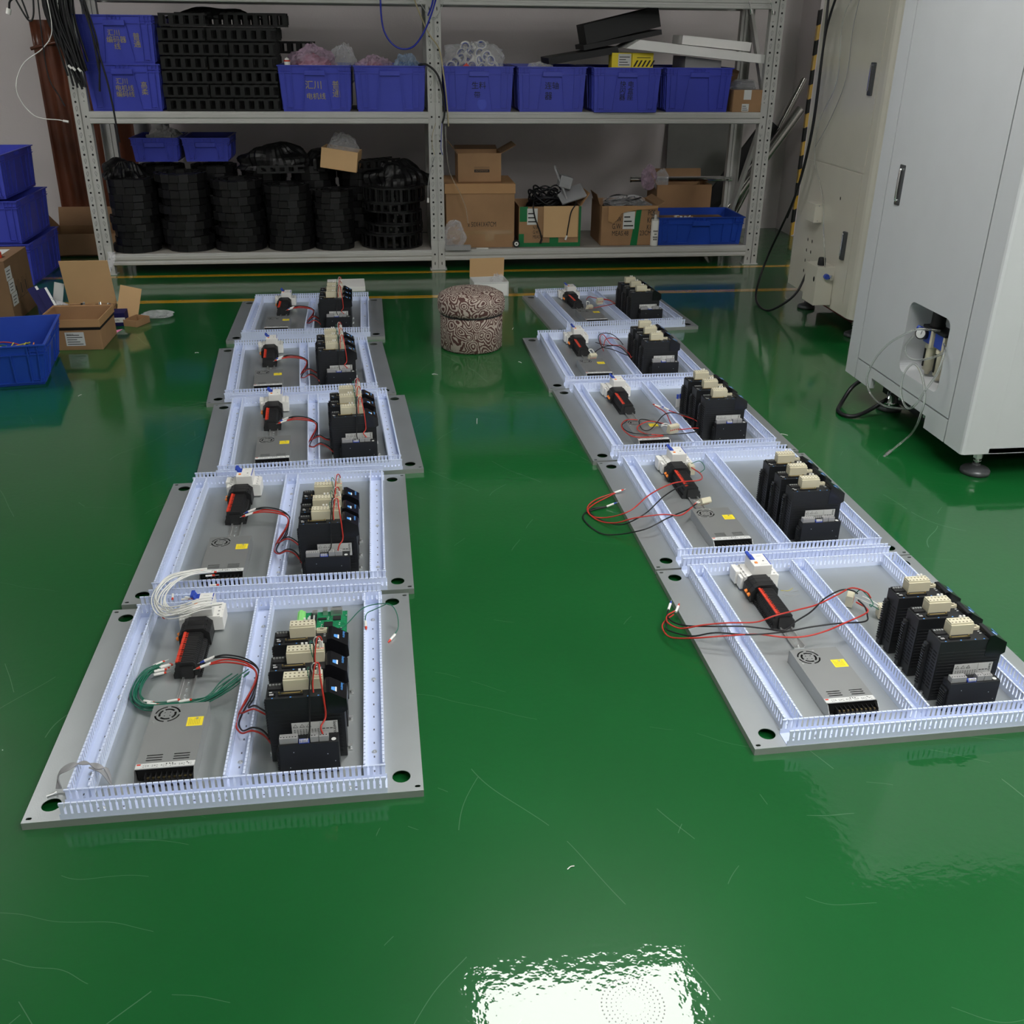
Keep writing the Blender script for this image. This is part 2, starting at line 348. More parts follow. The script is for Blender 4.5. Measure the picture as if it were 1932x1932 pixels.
# servo drive, origin at its front left bottom corner; front face towards -y
DW, DD, DH = .165, .055, .165
def make_drive(kind):
    t = thing('servo_drive', 'x', 'servo drive')
    b = MB(); b.box(0,0,.001,.121,DD,DH); b.box(.121,.001,.001,DW-.004,DD-.001,DH-.012)
    for k in range(15): z = .012+k*.0085; b.box(.004,-.0007,z,DW-.012,0,z+.0045)
    for k in range(12):                                              # side vents
        z = .03+k*.009; b.box(-.0004,.006,z,0,.021,z+.004,1); b.box(-.0004,.025,z,0,.036,z+.004,1)
    b.build('housing', [M['black'], M['dark']], t, bevel=.0012)
    b = MB(); b.box(-.006,.040,.001,-.0005,DD,.135)
    for k in range(16): z = .02+k*.007; b.box(-.010,.042,z,-.006,DD-.002,z+.003)
    b.build('heat_sink', M['sink'], t)
    b = MB(); b.prism([(.118,DH-.012),(.122,DH+.009),(.132,DH+.010),(.168,DH-.012),(.169,DH-.040),(.160,DH-.046),(.118,DH-.046)], -.0012, DD-.002, 'y'); cap = b.build('front_cover', M['blackgloss'], t, bevel=.0015)
    sl = Vector((.036,0,-.022)).normalized()
    b = MB(); b.add([(.1365,.010,DH+.0078),(.1465,.010,DH+.0017),(.1465,.026,DH+.0017),(.1365,.020,DH+.0078)], [(0,1,2,3)]); b.build('display', M['ledblue'], cap)
    b = MB(); b.add([(.1445,.010,DH+.0030),(.1475,.010,DH+.0011),(.1475,.026,DH+.0011),(.1445,.026,DH+.0030)], [(0,1,2,3)]); b.build('display_stripe', M['whitep'], cap)
    text('leetro', .010, M['ledblue'], cap, TM((.158,.036,DH-.0052),(0,-1,0),sl), 'brand_lettering', sx=1.05)
    # top connectors
    b = MB(); b.box(.036,.026,DH,.094,DD-.001,DH+.026); b.box(.037,.030,DH+.026,.093,DD-.001,DH+.030)
    for i in range(6):
        for y in (.0335,.045): b.box(.040+i*.0092,y,DH+.030,.044+i*.0092,y+.0032,DH+.0303,1)
    for i in (3.2,4.2): b.box(.0385+i*.0092,.050,DH+.030,.0435+i*.0092,.054,DH+.036,2)
    b.build('terminal_block', [M['beige'], M['beigeh'], M['whitep']], t, bevel=.0006)
    b = MB(); b.box(.004,.030,DH,.032,DD-.002,DH+.0035,0)
    for x in (.007,.0135,.020,.0265): b.cyl((x,.044,DH+.0035),(x,.044,DH+.006),.0026,n=8,m=1)
    b.build('pin_socket', [M['blackmat'], M['steel']], t)
    b = MB(); b.box(.004,.008,DH,.020,.020,DH+.0015); b.box(.007,.011,DH+.0015,.016,.017,DH+.0018,1); b.build('usb_port', [M['blackgloss'], M['greyp']], t)
    b = MB(); b.box(.026,.008,DH,.078,.016,DH+.004,0); b.box(.032,.0105,DH+.004,.072,.0135,DH+.0055,1)
    for x in (.028,.075): b.cyl((x,.012,DH+.004),(x,.012,DH+.0085),.0018,n=8,m=1)
    b.build('signal_connector', [M['blackmat'], M['brass']], t)
    b = MB()
    for x in (.012,.05,.086,.108): b.box(x,.002,DH,x+.0035,.0045,DH+.0003)
    b.build('blue_mark', M['ledblue'], t)
    b = MB(); b.box(.006,.023,DH,.012,.0255,DH+.0003); b.box(.112,.026,DH,.117,.028,DH+.0003); b.box(.112,.034,DH,.117,.036,DH+.0003); b.build('white_mark', M['label'], t)
    if kind == 'open':
        b = MB(); b.box(.096,.040,DH,.119,.053,DH+.007); b.box(.0955,.0415,DH+.007,.104,.0445,DH+.009); b.box(.112,.0415,DH+.007,.119,.0445,DH+.009)
        b.box(.098,.044,DH+.007,.117,.050,DH+.0073,1); b.build('pin_header', [M['beige'], M['beigeh']], t)
    else:
        b = MB(); b.box(.097,.026,DH,.1185,DD-.001,DH+.026); b.box(.098,.030,DH+.026,.1185,DD-.001,DH+.030)
        for i in range(4): b.box(.0985+i*.0052,.0335,DH+.030,.1025+i*.0052,.0365,DH+.0303,1)
        b.build('plug_block', [M['beige'], M['red']], t, bevel=.0006)
        b = MB(); b.tube([(.100,.036,DH+.03),(.098,.034,DH+.052),(.104,.032,DH+.062),(.111,.036,DH+.052),(.110,.036,DH+.03)], .0011, n=6); b.build('jumper_wire', M['wwhite'], t)
        b = MB(); b.tube([(.102,.040,DH+.03),(.092,.036,DH+.05),(.090,.024,DH+.046),(.094,.016,DH+.02)], .0010, n=6); b.build('jumper_wire', M['wgreen'], t)
        b = MB(); b.tube([(.115,.040,DH+.03),(.114,.038,DH+.055),(.106,.030,DH+.060),(.100,.012,DH+.030),(.100,.0,DH+.01)], .0016, n=6); b.build('jumper_wire', M['wred'], t)
        b = MB(); b.cyl((.1145,.040,DH+.030),(.114,.039,DH+.047),.003,n=8); b.cyl((.110,.044,DH+.030),(.109,.044,DH+.045),.003,n=8); b.build('wire_sleeve', M['whitep'], t)
    # mounting feet
    for x0, x1, xc in ((-.006,.004,-.003),(DW-.006,DW+.006,DW+.002)):
        b = MB(); b.box(x0,.018,0,x1,.040,.003); b.cyl((xc,.026,.003),(xc,.026,.009),.004,n=10); b.build('mounting_foot', M['steel'], t)
    return t
def rating_label(t):
    """white rating plate on the drive's front face"""
    b = MB(); b.box(.048,-.0012,.060,.145,-.0006,.100); lb = b.build('rating_label', M['label'], t)
    b = MB()
    for i in range(9):
        for j in range(5): b.box(.052+i*.0062,-.0014,.064+j*.0040,.0555+i*.0062,-.0012,.0655+j*.0040)
    for i in range(6): b.box(.112+(i%3)*.008,-.0014,.066+(i//3)*.014,.118+(i%3)*.008,-.0012,.068+(i//3)*.014)
    b.box(.108,-.0014,.061,.1085,-.0012,.099)
    for x in (.056,.070,.084):
        b.tube([(x-.005,-.0014,.088),(x+.005,-.0014,.088),(x,-.0014,.096),(x-.005,-.0014,.088)], .0005, n=4, sub=1)
    b.build('printing', M['ink'], lb)
    text('leetro', .011, M['ink'], lb, TM((.139,-.0013,.083),(0,0,-1),(1,0,0)), 'brand_lettering', sx=1.15)
DRV = {'open': make_drive('open'), 'wired': make_drive('wired'), 'openlabel': make_drive('open'), 'wiredlabel': make_drive('wired')}
rating_label(DRV['openlabel']); rating_label(DRV['wiredlabel'])
POS = {'L1':(.482,(.128,.229,.333)),'L2':(.485,(.110,.188,.282)),'L3':(.484,(.131,.248,.345)),'L4':(.478,(.124,.236,.335)),'L5':(.472,(.143,.248,.345)),
       'R1':(.474,(.118,.218,.317)),'R2':(.460,(.135,.232,.333)),'R3':(.468,(.150,.260,.370)),'R4':(.455,(.120,.228,.330)),'R5':(.452,(.118,.218,.318))}
ORD = ['front one of three','middle one of three','rear one of three']
for n in DESC:
    x, ys = POS[n]
    for i, y in enumerate(ys):
        k = ('wired' if n[0] == 'L' and not (n == 'L1' and i == 2) else 'open')+('label' if i == 0 else '')
        put(DRV[k], n, x, y, T, 'black servo drive, %s on the %s' % (ORD[i], DESC[n]), 'black servo drives standing on the mounting plates')

# small driver module in front of the drives
t = thing('driver_module', 'x', 'driver module'); mod0 = t
b = MB(); b.box(0,.004,0,.124,.036,.080); b.box(-.004,.010,0,0,.034,.060)
for k in range(8): b.box(-.007,.012,.008+k*.006,-.004,.032,.011+k*.006)
for x, z in ((.02,.02),(.03,.06),(.10,.05),(.115,.03)): b.cyl((x,.0035,z),(x,.0041,z),.0012,n=8,m=1)
b.build('housing', [M['black'], M['steel']], t, bevel=.001)
b = MB(); b.box(.002,.008,.080,.040,.024,.094); b.build('connector', M['greyp'], t, bevel=.0008)
b = MB(); b.box(.066,.008,.080,.083,.024,.094); b.box(.084,.008,.080,.104,.024,.094); b.build('connector', M['greyp'], t, bevel=.0008)
b = MB()
for x0, k in ((.004,6),(.068,2),(.086,3)):
    for i in range(k): b.box(x0+i*.006,.012,.094,x0+.003+i*.006,.014,.0943)
b.build('pin_hole', M['dark'], t)
b = MB(); b.box(.042,.006,.080,.064,.016,.085); b.build('switch_block', M['bluep'], t)
b = MB()
for i in range(6): b.box(.044+i*.0032,.005,.083,.0455+i*.0032,.009,.090)
b.build('switch_pin', M['whitep'], t)
b = MB(); b.cyl((.114,.014,.080),(.114,.014,.0805),.005,n=14); b.build('round_sticker', M['label'], t)
MX = {'L1':(.505,.076),'L2':(.500,.062),'L3':(.515,.082),'L4':(.510,.078),'L5':(.505,.095),'R1':(.490,.066),'R2':(.482,.082),'R3':(.505,.105),'R4':(.487,.074),'R5':(.497,.076)}
for n in DESC: put(mod0, n, MX[n][0], MX[n][1], T, 'small black driver module before the front drive, '+DESC[n], 'small driver modules')

# power supply
t = thing('power_supply', 'x', 'power supply'); psu0 = t
pw, pd, ph = .123, .244, .035
b = MB()
hs = []
for r0, r1, a0 in ((.0245,.0285,8),(.0150,.0200,40)):
    for q in range(4):
        A = [math.radians(a0+90*q+74*i/8) for i in range(9)]
        hs.append([(.036+r1*math.cos(a),pd-.036+r1*math.sin(a)) for a in A]+[(.036+r0*math.cos(a),pd-.036+r0*math.sin(a)) for a in A[::-1]])
for dx, dy in ((.005,.005),(-.005,.005),(.005,-.005),(-.005,-.005)): hs.append(ell(.036+dx*1.2,pd-.036+dy*1.2,.0016,n=8))
for x0 in (.018,.074):
    for k in range(3): hs.append(rrect(x0,.048+k*.0080,x0+.034,.0513+k*.0080,.0015,2))
b.plate([(0,.022),(pw,.022),(pw,pd),(0,pd)], hs, ph-.0012, ph)
b.box(0,.022,0,.0012,pd,ph-.0012); b.box(pw-.0012,.022,0,pw,pd,ph-.0012); b.box(0,pd-.0012,0,pw,pd,ph-.0012); b.box(0,0,0,pw,pd,.0012)
for x in (0,pw-.0012): b.prism([(0,.0012),(.022,.0012),(.022,ph),(.016,ph),(0,.016)], x, x+.0012, 'x')
b.build('case', M['psu'], t)
b = MB(); b.box(.004,.026,.0015,pw-.004,pd-.004,ph-.004); b.build('vent_shade_block', M['dark'], t)  # near-black block under the cover, painted as the shade behind the vents
b = MB(); b.box(.001,.024,ph,pw-.001,.040,ph+.0002); lb = b.build('rating_label', M['label'], t)
b = MB()
for i in range(22):
    if i % 4 != 3: b.box(.016+i*.0046,.0275+(i%3)*.0012,ph+.0002,.019+i*.0046,.0285+(i%3)*.0012,ph+.0004); b.box(.016+i*.0046,.0325,ph+.0002,.0187+i*.0046,.0335,ph+.0004)
for i in (8,9,10,15): b.cyl((.016+i*.0060,.0355,ph+.0002),(.016+i*.0060,.0355,ph+.0004),.0016,n=10)
b.build('printing', M['ink'], lb)
b = MB(); b.box(.003,.034,ph+.0002,.011,.0385,ph+.0004); b.build('logo', M['red'], lb)
b = MB(); b.box(.084,.158,ph,.119,.190,ph+.0002); wl = b.build('warning_label', M['yellow'], t)
b = MB()
for i in range(7): b.box(.0885+i*.0037,.162,ph+.0002,.0895+i*.0037,.186-.003*(i%3),ph+.0004)
b.build('printing', mat('olive print', (.40,.30,.02), .6), wl)
b = MB(); b.box(.022,.003,.0012,pw-.002,.022,.018)
for i in range(10): b.box(.022+i*.0108,.003,.018,.0232+i*.0108,.022,.026)
tb = b.build('terminal_block', M['blackmat'], t)
for i in range(9):
    b = MB(); b.cyl((.0285+i*.0108,.011,.018),(.0285+i*.0108,.011,.0205),.0030,n=8); b.build('terminal_screw', M['brass'], tb)
b = MB()
for x, y in ((.058,pd-.010),(.010,pd-.062),(.105,pd-.06)): b.cyl((x,y,ph),(x,y,ph+.0008),.0030,n=10)
b.build('case_screw', M['steel'], t)
for n in DESC:
    dx = {'L4':-.010,'L5':-.020,'R4':-.018,'R5':-.008,'R3':-.008,'L2':-.006}.get(n,0)
    put(psu0, n, .204+dx, .072, T, 'flat grey power supply with yellow sticker, '+DESC[n], 'flat power supplies on the mounting plates')

# residual current breaker: modules side by side along the rail
t = thing('circuit_breaker', 'x', 'circuit breaker'); cb0 = t        # origin: rail centre line, near end
b = MB(); b.box(-.047,0,.004,.056,.036,.044); b.box(-.047,.0364,.004,.056,.072,.044)
b.box(-.040,-.0002,.044,.050,.072,.047); b.build('body', M['whitep'], t, bevel=.0012)
b = MB(); b.box(-.062,.030,.006,-.0475,.074,.046); b.box(-.056,.002,.004,-.0475,.028,.040); b.build('side_module', M['whitep'], t, bevel=.0012)
b = MB(); b.box(-.022,.0005,.047,.032,.0715,.078); nose = b.build('raised_front', M['whitep'], t, bevel=.0015)
b = MB(); b.box(-.0205,.036,.078,-.006,.068,.0785); b.build('toggle_recess', M['bluep'], nose)
b = MB(); b.bar((-.016,.044,.078),(-.022,.046,.087),.010,.006); b.bar((-.016,.060,.078),(-.022,.062,.087),.010,.006); b.bar((-.0225,.038,.0875),(-.0225,.068,.0875),.009,.006); b.build('toggle', M['bluep'], nose, bevel=.0008)
b = MB(); b.box(-.014,.014,.078,-.006,.022,.0805); b.build('test_button', M['orange'], nose, bevel=.0006)
b = MB(); b.box(.0275,.004,.078,.0305,.068,.0782); b.build('blue_stripe', M['bluep'], nose)
b = MB(); b.box(.012,.026,.078,.017,.030,.0782)
for i in range(5): b.box(.002+i*.004,.008,.078,.004+i*.004,.009,.0782); b.box(.004+i*.003,.056,.078,.006+i*.003,.057,.0782)
b.build('printing', M['ink'], nose)
for x in (-.041,.044):
    for y in (.009,.027,.045,.063): b = MB(); b.cyl((x,y,.047),(x,y,.0473),.0030,n=10); b.build('terminal_hole', M['greyp'], t)
b = MB(); b.box(-.053,.008,0,-.045,.018,.006); b.build('rail_clip', M['bluep'], t)
for n in DESC:
    dx = .004 if n[0] == 'R' else 0
    put(cb0, n, .2575+dx, .672, T, 'white circuit breaker with raised toggle, '+DESC[n], 'white circuit breakers at the far end of the rails')

# relays and terminal strip along the rail
t = thing('terminal_strip', 'x', 'terminal strip'); ts0 = t
b = MB()
for k in range(3):
    y = .142+k*.0205
    b.prism([(-.041,.004),(-.041,.034),(-.032,.042),(-.032,.048),(-.020,.054),(.022,.054),(.030,.046),(.037,.040),(.038,.004)], y, y+.0195, 'y')
    for x in (-.026,.026): b.box(x-.003,y+.004,.042,x+.003,y+.008,.0515); 
b.build('relay_socket', M['blackmat'], t, bevel=.0008)
b = MB()
for k in range(17):
    y = .004+k*.0081
    b.prism([(-.028,.003),(-.028,.030),(-.0245,.034),(-.0245,.046),(.016,.046),(.022,.040),(.022,.028),(.030,.024),(.030,.003)], y, y+.0066, 'y')
    b.box(-.033,y+.0015,.0,.033,y+.005,.012)
b.box(-.016,0,.002,.016,.142,.036)
b.build('terminal', M['blackmat'], t)
b = MB()
for k in range(5):
    y = .006+k*.027
    b.box(-.0245,y,.0455,-.0185,y+.0255,.0490)
    for q in range(3): b.box(-.0185,y+.0035+q*.0081,.046,-.0125,y+.0057+q*.0081,.0480)
b.build('jumper_bar', M['red'], t)
for y in (.152,.172):
    b = MB(); b.cyl((-.047,y,.020),(-.040,y,.024),.0055,n=12); b.build('release_button', M['orange'], t)
for n in DESC:
    put(ts0, n, .252, .462, T, 'black relay and terminal strip with red jumpers, '+DESC[n], 'black terminal strips on the rails')
# ------------------------------------------------------------------ storage rack
rk = thing('storage_rack', 'grey perforated steel storage rack with two bays against the back wall', 'rack', (0,6.7,0))
def post(x, y, s=1, w=.09):
    b = MB()
    prof = [(-w/2,0),(-.007,0),(-.004,.007),(.004,.007),(.007,0),(w/2,0),(w/2,.05),(w/2-.002,.05),(w/2-.002,.002),(.008,.002),(.005,.009),(-.005,.009),(-.008,.002),(-w/2+.002,.002),(-w/2+.002,.05),(-w/2,.05)]
    b.prism(prof, .006, 2.3, 'z')
    b.box(-w/2-.01,-.008,0,w/2+.01,.058,.006)
    z = .06
    while z < 2.25:
        for q in (-1, 1):
            xx = q*w*.28
            b.prism(ell(xx,z,.0065,.0065,12), -.0006, 0, 'y', 1)
            pts = [(xx+q*.002,-.0004,z+.022),(xx-.006,-.0004,z+.040),(xx-q*.002,-.0004,z+.052),(xx+.006,-.0004,z+.042),(xx+q*.001,-.0004,z+.022)]
            b.tube(pts, .0011, n=4, m=2, sub=4)
        z += .075
    o = b.build('post', [M['rack'], M['rackdark'], M['rackline']], rk, (x,y,0), (0,0,0 if s == 1 else PI)); return o
for x in (-1.785,.345,2.505): post(x,0); post(x,.60,-1)
def beam_profile(z):
    return [(0,z-.070),(-.010,z-.070),(-.016,z-.066),(-.016,z-.052),(-.010,z-.047),(-.010,z-.040),(-.016,z-.034),(-.016,z-.016),(-.010,z-.012),(-.010,z-.004),(-.006,z),(0,z)]
for xa, xb in ((-1.74,.30),(.39,2.46)):
    for z in (.131,.983,1.650):
        b = MB(); b.prism(beam_profile(z), xa, xb, 'x'); b.build('front_beam', M['rack'], rk)
        b = MB(); b.prism([(p[0]*-1+.60,p[1]) for p in beam_profile(z)], xa, xb, 'x'); b.build('rear_beam', M['rack'], rk)
        b = MB(); b.box(xa,0,z-.012,xb,.60,z); b.build('shelf_board', M['deck'], rk, bevel=.001)
for x in (-1.74,.30,.39,2.46):
    for z in (.131,.983,1.650):
        b = MB(); s = 1 if x in (-1.74,.39) else -1
        b.box(min(x,x-s*.044),-.0040,z-.135,max(x,x-s*.044),-.0008,z+.055)
        b.prism(ell(x-s*.022,z-.03,.006,.006,10), -.0046, -.0040, 'y', 1); b.prism(ell(x-s*.022,z-.09,.003,.012,10), -.0046, -.0040, 'y', 1)
        b.build('beam_bracket', [M['rack'], M['rackdark']], rk)
for p, q in (((2.505,.05,1.02),(2.505,.55,1.62)),((2.505,.55,.20),(2.505,.05,.95))):
    b = MB(); b.bar(p, q, .045, .022, up=(1,0,0)); b.build('brace', M['rack'], rk)

# ------------------------------------------------------------------ crates
def crate(name, label, w, d, h, m, loc, rz=0, taper=.013, group=None, writing=None, ink='crateink', spot=None):
    t = thing(name, label, 'crate', loc, rz, group)
    b = MB(); k = taper; th = .0035; w2, d2 = w/2-.008, d/2-.008
    bw, bd = w2-k, d2-k
    def ring(a, c, z): return [(-a,-c,z),(a,-c,z),(a,c,z),(-a,c,z)]
    V = ring(bw,bd,0)+ring(w2,d2,h)+ring(bw-th,bd-th,.006)+ring(w2-th,d2-th,h)
    F = [(3,2,1,0),(8,9,10,11)]
    for i in range(4):
        j = (i+1)%4; F += [(i,j,j+4,i+4),(8+j,8+i,12+i,12+j),(4+i,4+j,12+j,12+i)]
    b.add(V, F)
    def half(z): return bw+(w2-bw)*z/h, bd+(d2-bd)*z/h
    for z0, z1, o in ((h-.006,h,.008),(h-.046,h-.042,.006)):          # rim and ledge
        a, c = half(z1); a2 = a+o; c2 = c+o
        b.box(-a2,-c2,z0,a2,-c+.001,z1); b.box(-a2,c-.001,z0,a2,c2,z1); b.box(-a2,-c,z0,-a+.001,c,z1); b.box(a-.001,-c,z0,a2,c,z1)
    def P(face, u, z, o):                                             # point on one of the four sloping sides
        a, c = half(z)
        return {0:(u,-c-o,z),1:(a+o,u,z),2:(-u,c+o,z),3:(-a-o,-u,z)}[face]
    def rib(face, u0, z0, u1, z1, wd=.0055, o=.0045):
        b.bar(P(face,u0,z0,o*.4), P(face,u1,z1,o*.4), wd, o*2, up=((0,1,0) if face in (0,2) else (1,0,0)))
    for face in range(4):
        L = (w2 if face in (0,2) else d2); hz = h-.046; bt = .014
        for s in (-1, 1):
            rib(face, s*(L-.030), h-.046, s*(L-.030)*.96, bt)         # corner bay
            rib(face, s*(L-.006), h-.030, s*(L-.070), h-.030, .003)
            rib(face, s*(L-.070), h, s*(L-.070)*.97, bt)
            rib(face, s*.062, hz, s*.085, bt, .005)                   # frame under the handle
            rib(face, s*.085, bt, s*(L-.026), bt, .005); rib(face, s*(L-.070), bt+.010, s*(L-.030), bt+.010, .003)
            for q in (.80,.90): rib(face, s*L*q, h-.006, s*L*q, h-.042, .003)
            for q in range(4): rib(face, s*(L-.064+q*.009), bt, s*(L-.064+q*.009), bt+.010, .002)
            if L > .25: rib(face, s*.16, hz, s*.158, bt)
        for q in (-.035,-.012,.012,.035): rib(face, q, h-.004, q, h-.026, .003)
    b.build('crate_body', m, t)
    for face in (0, 2):
        a, c = half(h-.04); s = -1 if face == 0 else 1
        q = MB(); q.prism([(s*(c-.001),h-.026),(s*(c+.014),h-.028),(s*(c+.014),h-.056),(s*(c+.010),h-.058),(s*(c-.001),h-.058)], -.060, .060, 'x'); q.build('handle', m, t, bevel=.002)
    if spot:
        a, c = half(.05); q = MB(); q.prism(ell(spot,.045,.030,.034), -c-.001, -c+.002, 'y'); q.build('round_mark', M['cratespot'], t)
    if writing:
        for s, u, z, sz in writing:
            a, c = half(z)
            sl = Vector((0,-(d2-bd),h)).normalized()
            text(s, sz, M[ink], t, TM((u,-c-.0016,z),(1,0,0),sl), 'handwriting', ext=.0003)
    return t
M['cratespot'] = mat('lighter crate patch', (.06,.085,.55), .4)
CY = 6.69+.30
cw, cd, ch = .445, .60, .262
G1 = 'violet blue crates on the middle rack shelf'
for lb, x, wr, ink, dy, sp in (
    ('violet blue crate with yellow handwriting, third on the middle shelf, left bay', -.385, [('汇川',-.01,.148,.052),('电机线',.0,.085,.040),('普\n通',.125,.125,.050)], 'crateink', 0, None),
    ('violet blue crate without writing, just left of the middle rack post', .070, None, '', 0, None),
    ('violet blue crate filled with tape rolls, just right of the middle post', .620, [('生料',.0,.150,.046),('带',-.01,.095,.042)], 'ink', 0, .02),
    ('violet blue crate with black handwriting under the black cartons', 1.082, [('连轴',.0,.150,.046),('器',-.02,.090,.050)], 'ink', 0, None),
    ('violet blue crate jutting forward under the yellow boxes', 1.553, [('快 电\n闪 盒\n器 座',.0,.125,.040)], 'ink', -.045, None),
    ('violet blue crate without writing, at the right end of the shelf', 2.035, None, '', .01, None)):
    crate('storage_crate', lb, cw, cd, ch, M['crate'], (x,CY+dy,.9832), 0, group=G1, writing=wr, ink=ink or 'ink', spot=sp)
crate('storage_crate', 'violet blue crate at the left end of the middle shelf, bottom of two', cw, cd, ch, M['crate'], (-1.515,CY+.005,.9832), 0, group=G1, writing=[('汇川',-.01,.165,.036),('电机线\n编码线',.0,.110,.036),('高\n柔',.115,.125,.040)])
crate('storage_crate', 'violet blue crate at the left end of the middle shelf, top of two', cw, cd, ch, M['crate'], (-1.520,CY,.9832+ch), 0, group=G1, writing=[('汇川',-.01,.165,.036),('编码器\n线',.0,.110,.038),('普\n通',.115,.125,.042)])
for lb, z, dx in (('violet blue crate on the floor at the left edge, bottom of three',0,0),('violet blue crate at the left edge, middle one of three',.252,-.025),('open violet blue crate at the left edge, top of three',.504,-.085)):
    crate('storage_crate', lb, .50, .62, .25, M['crate'], (-2.395+dx,6.735+.06*(z>.3),z+.001), 0, group='violet blue crates stacked on the floor')
crate('small_crate', 'small dark blue crate on the coiled chains, left of the pair', .30, .40, .145, M['crate'], (-1.43,7.10,.668), 0, taper=.012, group='small crates lying on the coiled chains')
crate('small_crate', 'small dark blue crate on the coiled chains, right of the pair', .30, .40, .145, M['crate'], (-1.115,7.10,.668), 0, taper=.012, group='small crates lying on the coiled chains')
crate('shallow_crate', 'shallow wide blue crate at the right end of the bottom shelf', .615, .42, .185, M['crate2'], (2.140,6.93,.132), 0)
crate('wire_crate', 'blue crate on the floor at the left edge, filled with coloured wires', .62, .535, .190, M['crate2'], (-1.847,4.660,.001), .15, taper=.030)

# wires in the floor crate
t = thing('wire_tangle', 'tangle of red, yellow and green wires inside the blue floor crate', 'wires', (-1.847,4.660,.012), .15)
for k in range(30):
    b = MB(); cx = .02+random.uniform(-.05,.05); cy = random.uniform(-.07,.07); r0 = random.uniform(.07,.135); a0 = random.uniform(0,6.28); L = random.uniform(2.5,6)
    z0 = random.uniform(.01,.085)
    b.tube([(cx+r0*1.5*math.cos(a0+L*i/9), cy+r0*math.sin(a0+L*i/9), z0+.025*math.sin(i*1.3+k)+.012) for i in range(10)], .0028, n=6, sub=4)
    b.build('wire', [M['wred'], M['wyellow'], M['wyellow'], M['wgreen'], M['wred'], M['orange']][k%6], t)
b = MB(); b.cyl((.02,-.02,.115),(.035,-.01,.118),.004,n=8); b.build('wire_tip', M['whitep'], t)

# ------------------------------------------------------------------ cable carrier chains
def coil_closed(R, h, turns):
    b = MB()
    for q in range(turns):
        r = R-q*.030; n = max(7, int(2*PI*r/.060))
        for i in range(n):
            a = 2*PI*i/n+q; da = 2*PI/n*.485
            c0 = [(r*math.cos(a-da),r*math.sin(a-da)),(r*math.cos(a+da),r*math.sin(a+da)),((r-.020)*math.cos(a+da),(r-.020)*math.sin(a+da)),((r-.020)*math.cos(a-da),(r-.020)*math.sin(a-da))]
            b.prism(c0, 0, h-.003*(i%2)); 
    return b.mesh('cable_chain_coil', M['chain'])
def coil_open(R, h, turns):
    b = MB()
    for q in range(turns):
        r = R-q*.055; n = int(2*PI*r/.055)
        for i in range(n):
            a = 2*PI*i/n; da = PI/n
            for z0, z1 in ((0,.010),(h-.010,h)):
                b.prism([(r*math.cos(a-da),r*math.sin(a-da)),(r*math.cos(a+da),r*math.sin(a+da)),((r-.030)*math.cos(a+da),(r-.030)*math.sin(a+da)),((r-.030)*math.cos(a-da),(r-.030)*math.sin(a-da))], z0, z1)
            dd = .30*2*PI/n
            for rr in (r, r-.024):
                b.prism([(rr*math.cos(a-dd/2),rr*math.sin(a-dd/2)),(rr*math.cos(a+dd/2),rr*math.sin(a+dd/2)),((rr-.006)*math.cos(a+dd/2),(rr-.006)*math.sin(a+dd/2)),((rr-.006)*math.cos(a-dd/2),(rr-.006)*math.sin(a-dd/2))], .010, h-.010)
    return b.mesh('cable_chain_coil', M['chain'])
def straight_chain(L, h, d):
    """folded ladder-like chain: two rails and a row of crossbars in each side"""
    b = MB()
    for y in (0, d-.006):
        b.box(0,y,0,L,y+.006,.012); b.box(0,y,h-.012,L,y+.006,h)
        k = 0
        while k < L-.02: b.box(k,y,.012,k+.026,y+.006,h-.012); k += .058
    k = 0
    while k < L-.02: b.box(k,0,0,k+.02,d,.004); b.box(k,0,h-.004,k+.02,d,h); k += .058
    return b.mesh('folded_cable_chain', M['chain'])
CC = [coil_closed(.150,.044,3), coil_closed(.130,.036,3), coil_closed(.165,.050,3)]
CO = [coil_open(.205,.095,2), coil_open(.190,.060,2), coil_open(.150,.075,1)]
def chain_obj(me, loc, rz, label, group, rx=0, name='cable_chain_coil'):
    o = bpy.data.objects.new(name, me); COL.objects.link(o); o.location = loc; o.rotation_euler = (rx,0,rz)
    return tag(o, label, 'cable chain', group)
lab1 = 'black plastic cable chain coil in the stacks on the bottom left shelf'; g1 = 'closed cable chain coils stacked on the bottom shelf'
for (x, y, nn, kinds) in ((-1.60,6.856,10,(0,)),(-1.283,6.872,10,(0,2)),(-.945,6.870,9,(2,0)),(-.62,6.855,9,(0,)),(-.325,6.842,10,(1,)),
                      (-1.44,7.135,11,(0,)),(-1.12,7.14,11,(0,)),(-.79,7.14,11,(0,)),(-.47,7.125,11,(0,)),(-.155,7.17,11,(0,))):
    z = .133
    for i in range(nn):
        k = kinds[i%len(kinds)]; hh = (.044,.036,.050)[k]
        chain_obj(CC[k], (x+random.uniform(-.012,.012), y+random.uniform(-.004,.010), z), random.uniform(0,6), lab1, g1); z += hh+.0012
        if y < 7 and z > .133+.44: break
        if y > 7 and z > .133+.49: break
lab2 = 'large open black chain coil beside the middle post, bottom shelf'; g2 = 'large open chain coils beside the middle post'
z = .133
for k, x in ((0,.045),(1,.065),(2,.10),(1,.05),(0,.07)):
    chain_obj(CO[k], (x,6.90 if k != 2 else 6.88,z), random.uniform(0,6), lab2, g2); z += (.095,.060,.075)[k]+.001
chain_obj(straight_chain(.36,.060,.10), (-.17,6.86,.610), .62, 'loose black chain end leaning up beside the small open carton', None, name='loose_cable_chain')
chain_obj(straight_chain(.30,.050,.09), (-.80,6.84,.600), .12, 'loose black chain piece lying on the coils left of the small carton', None, name='loose_cable_chain')
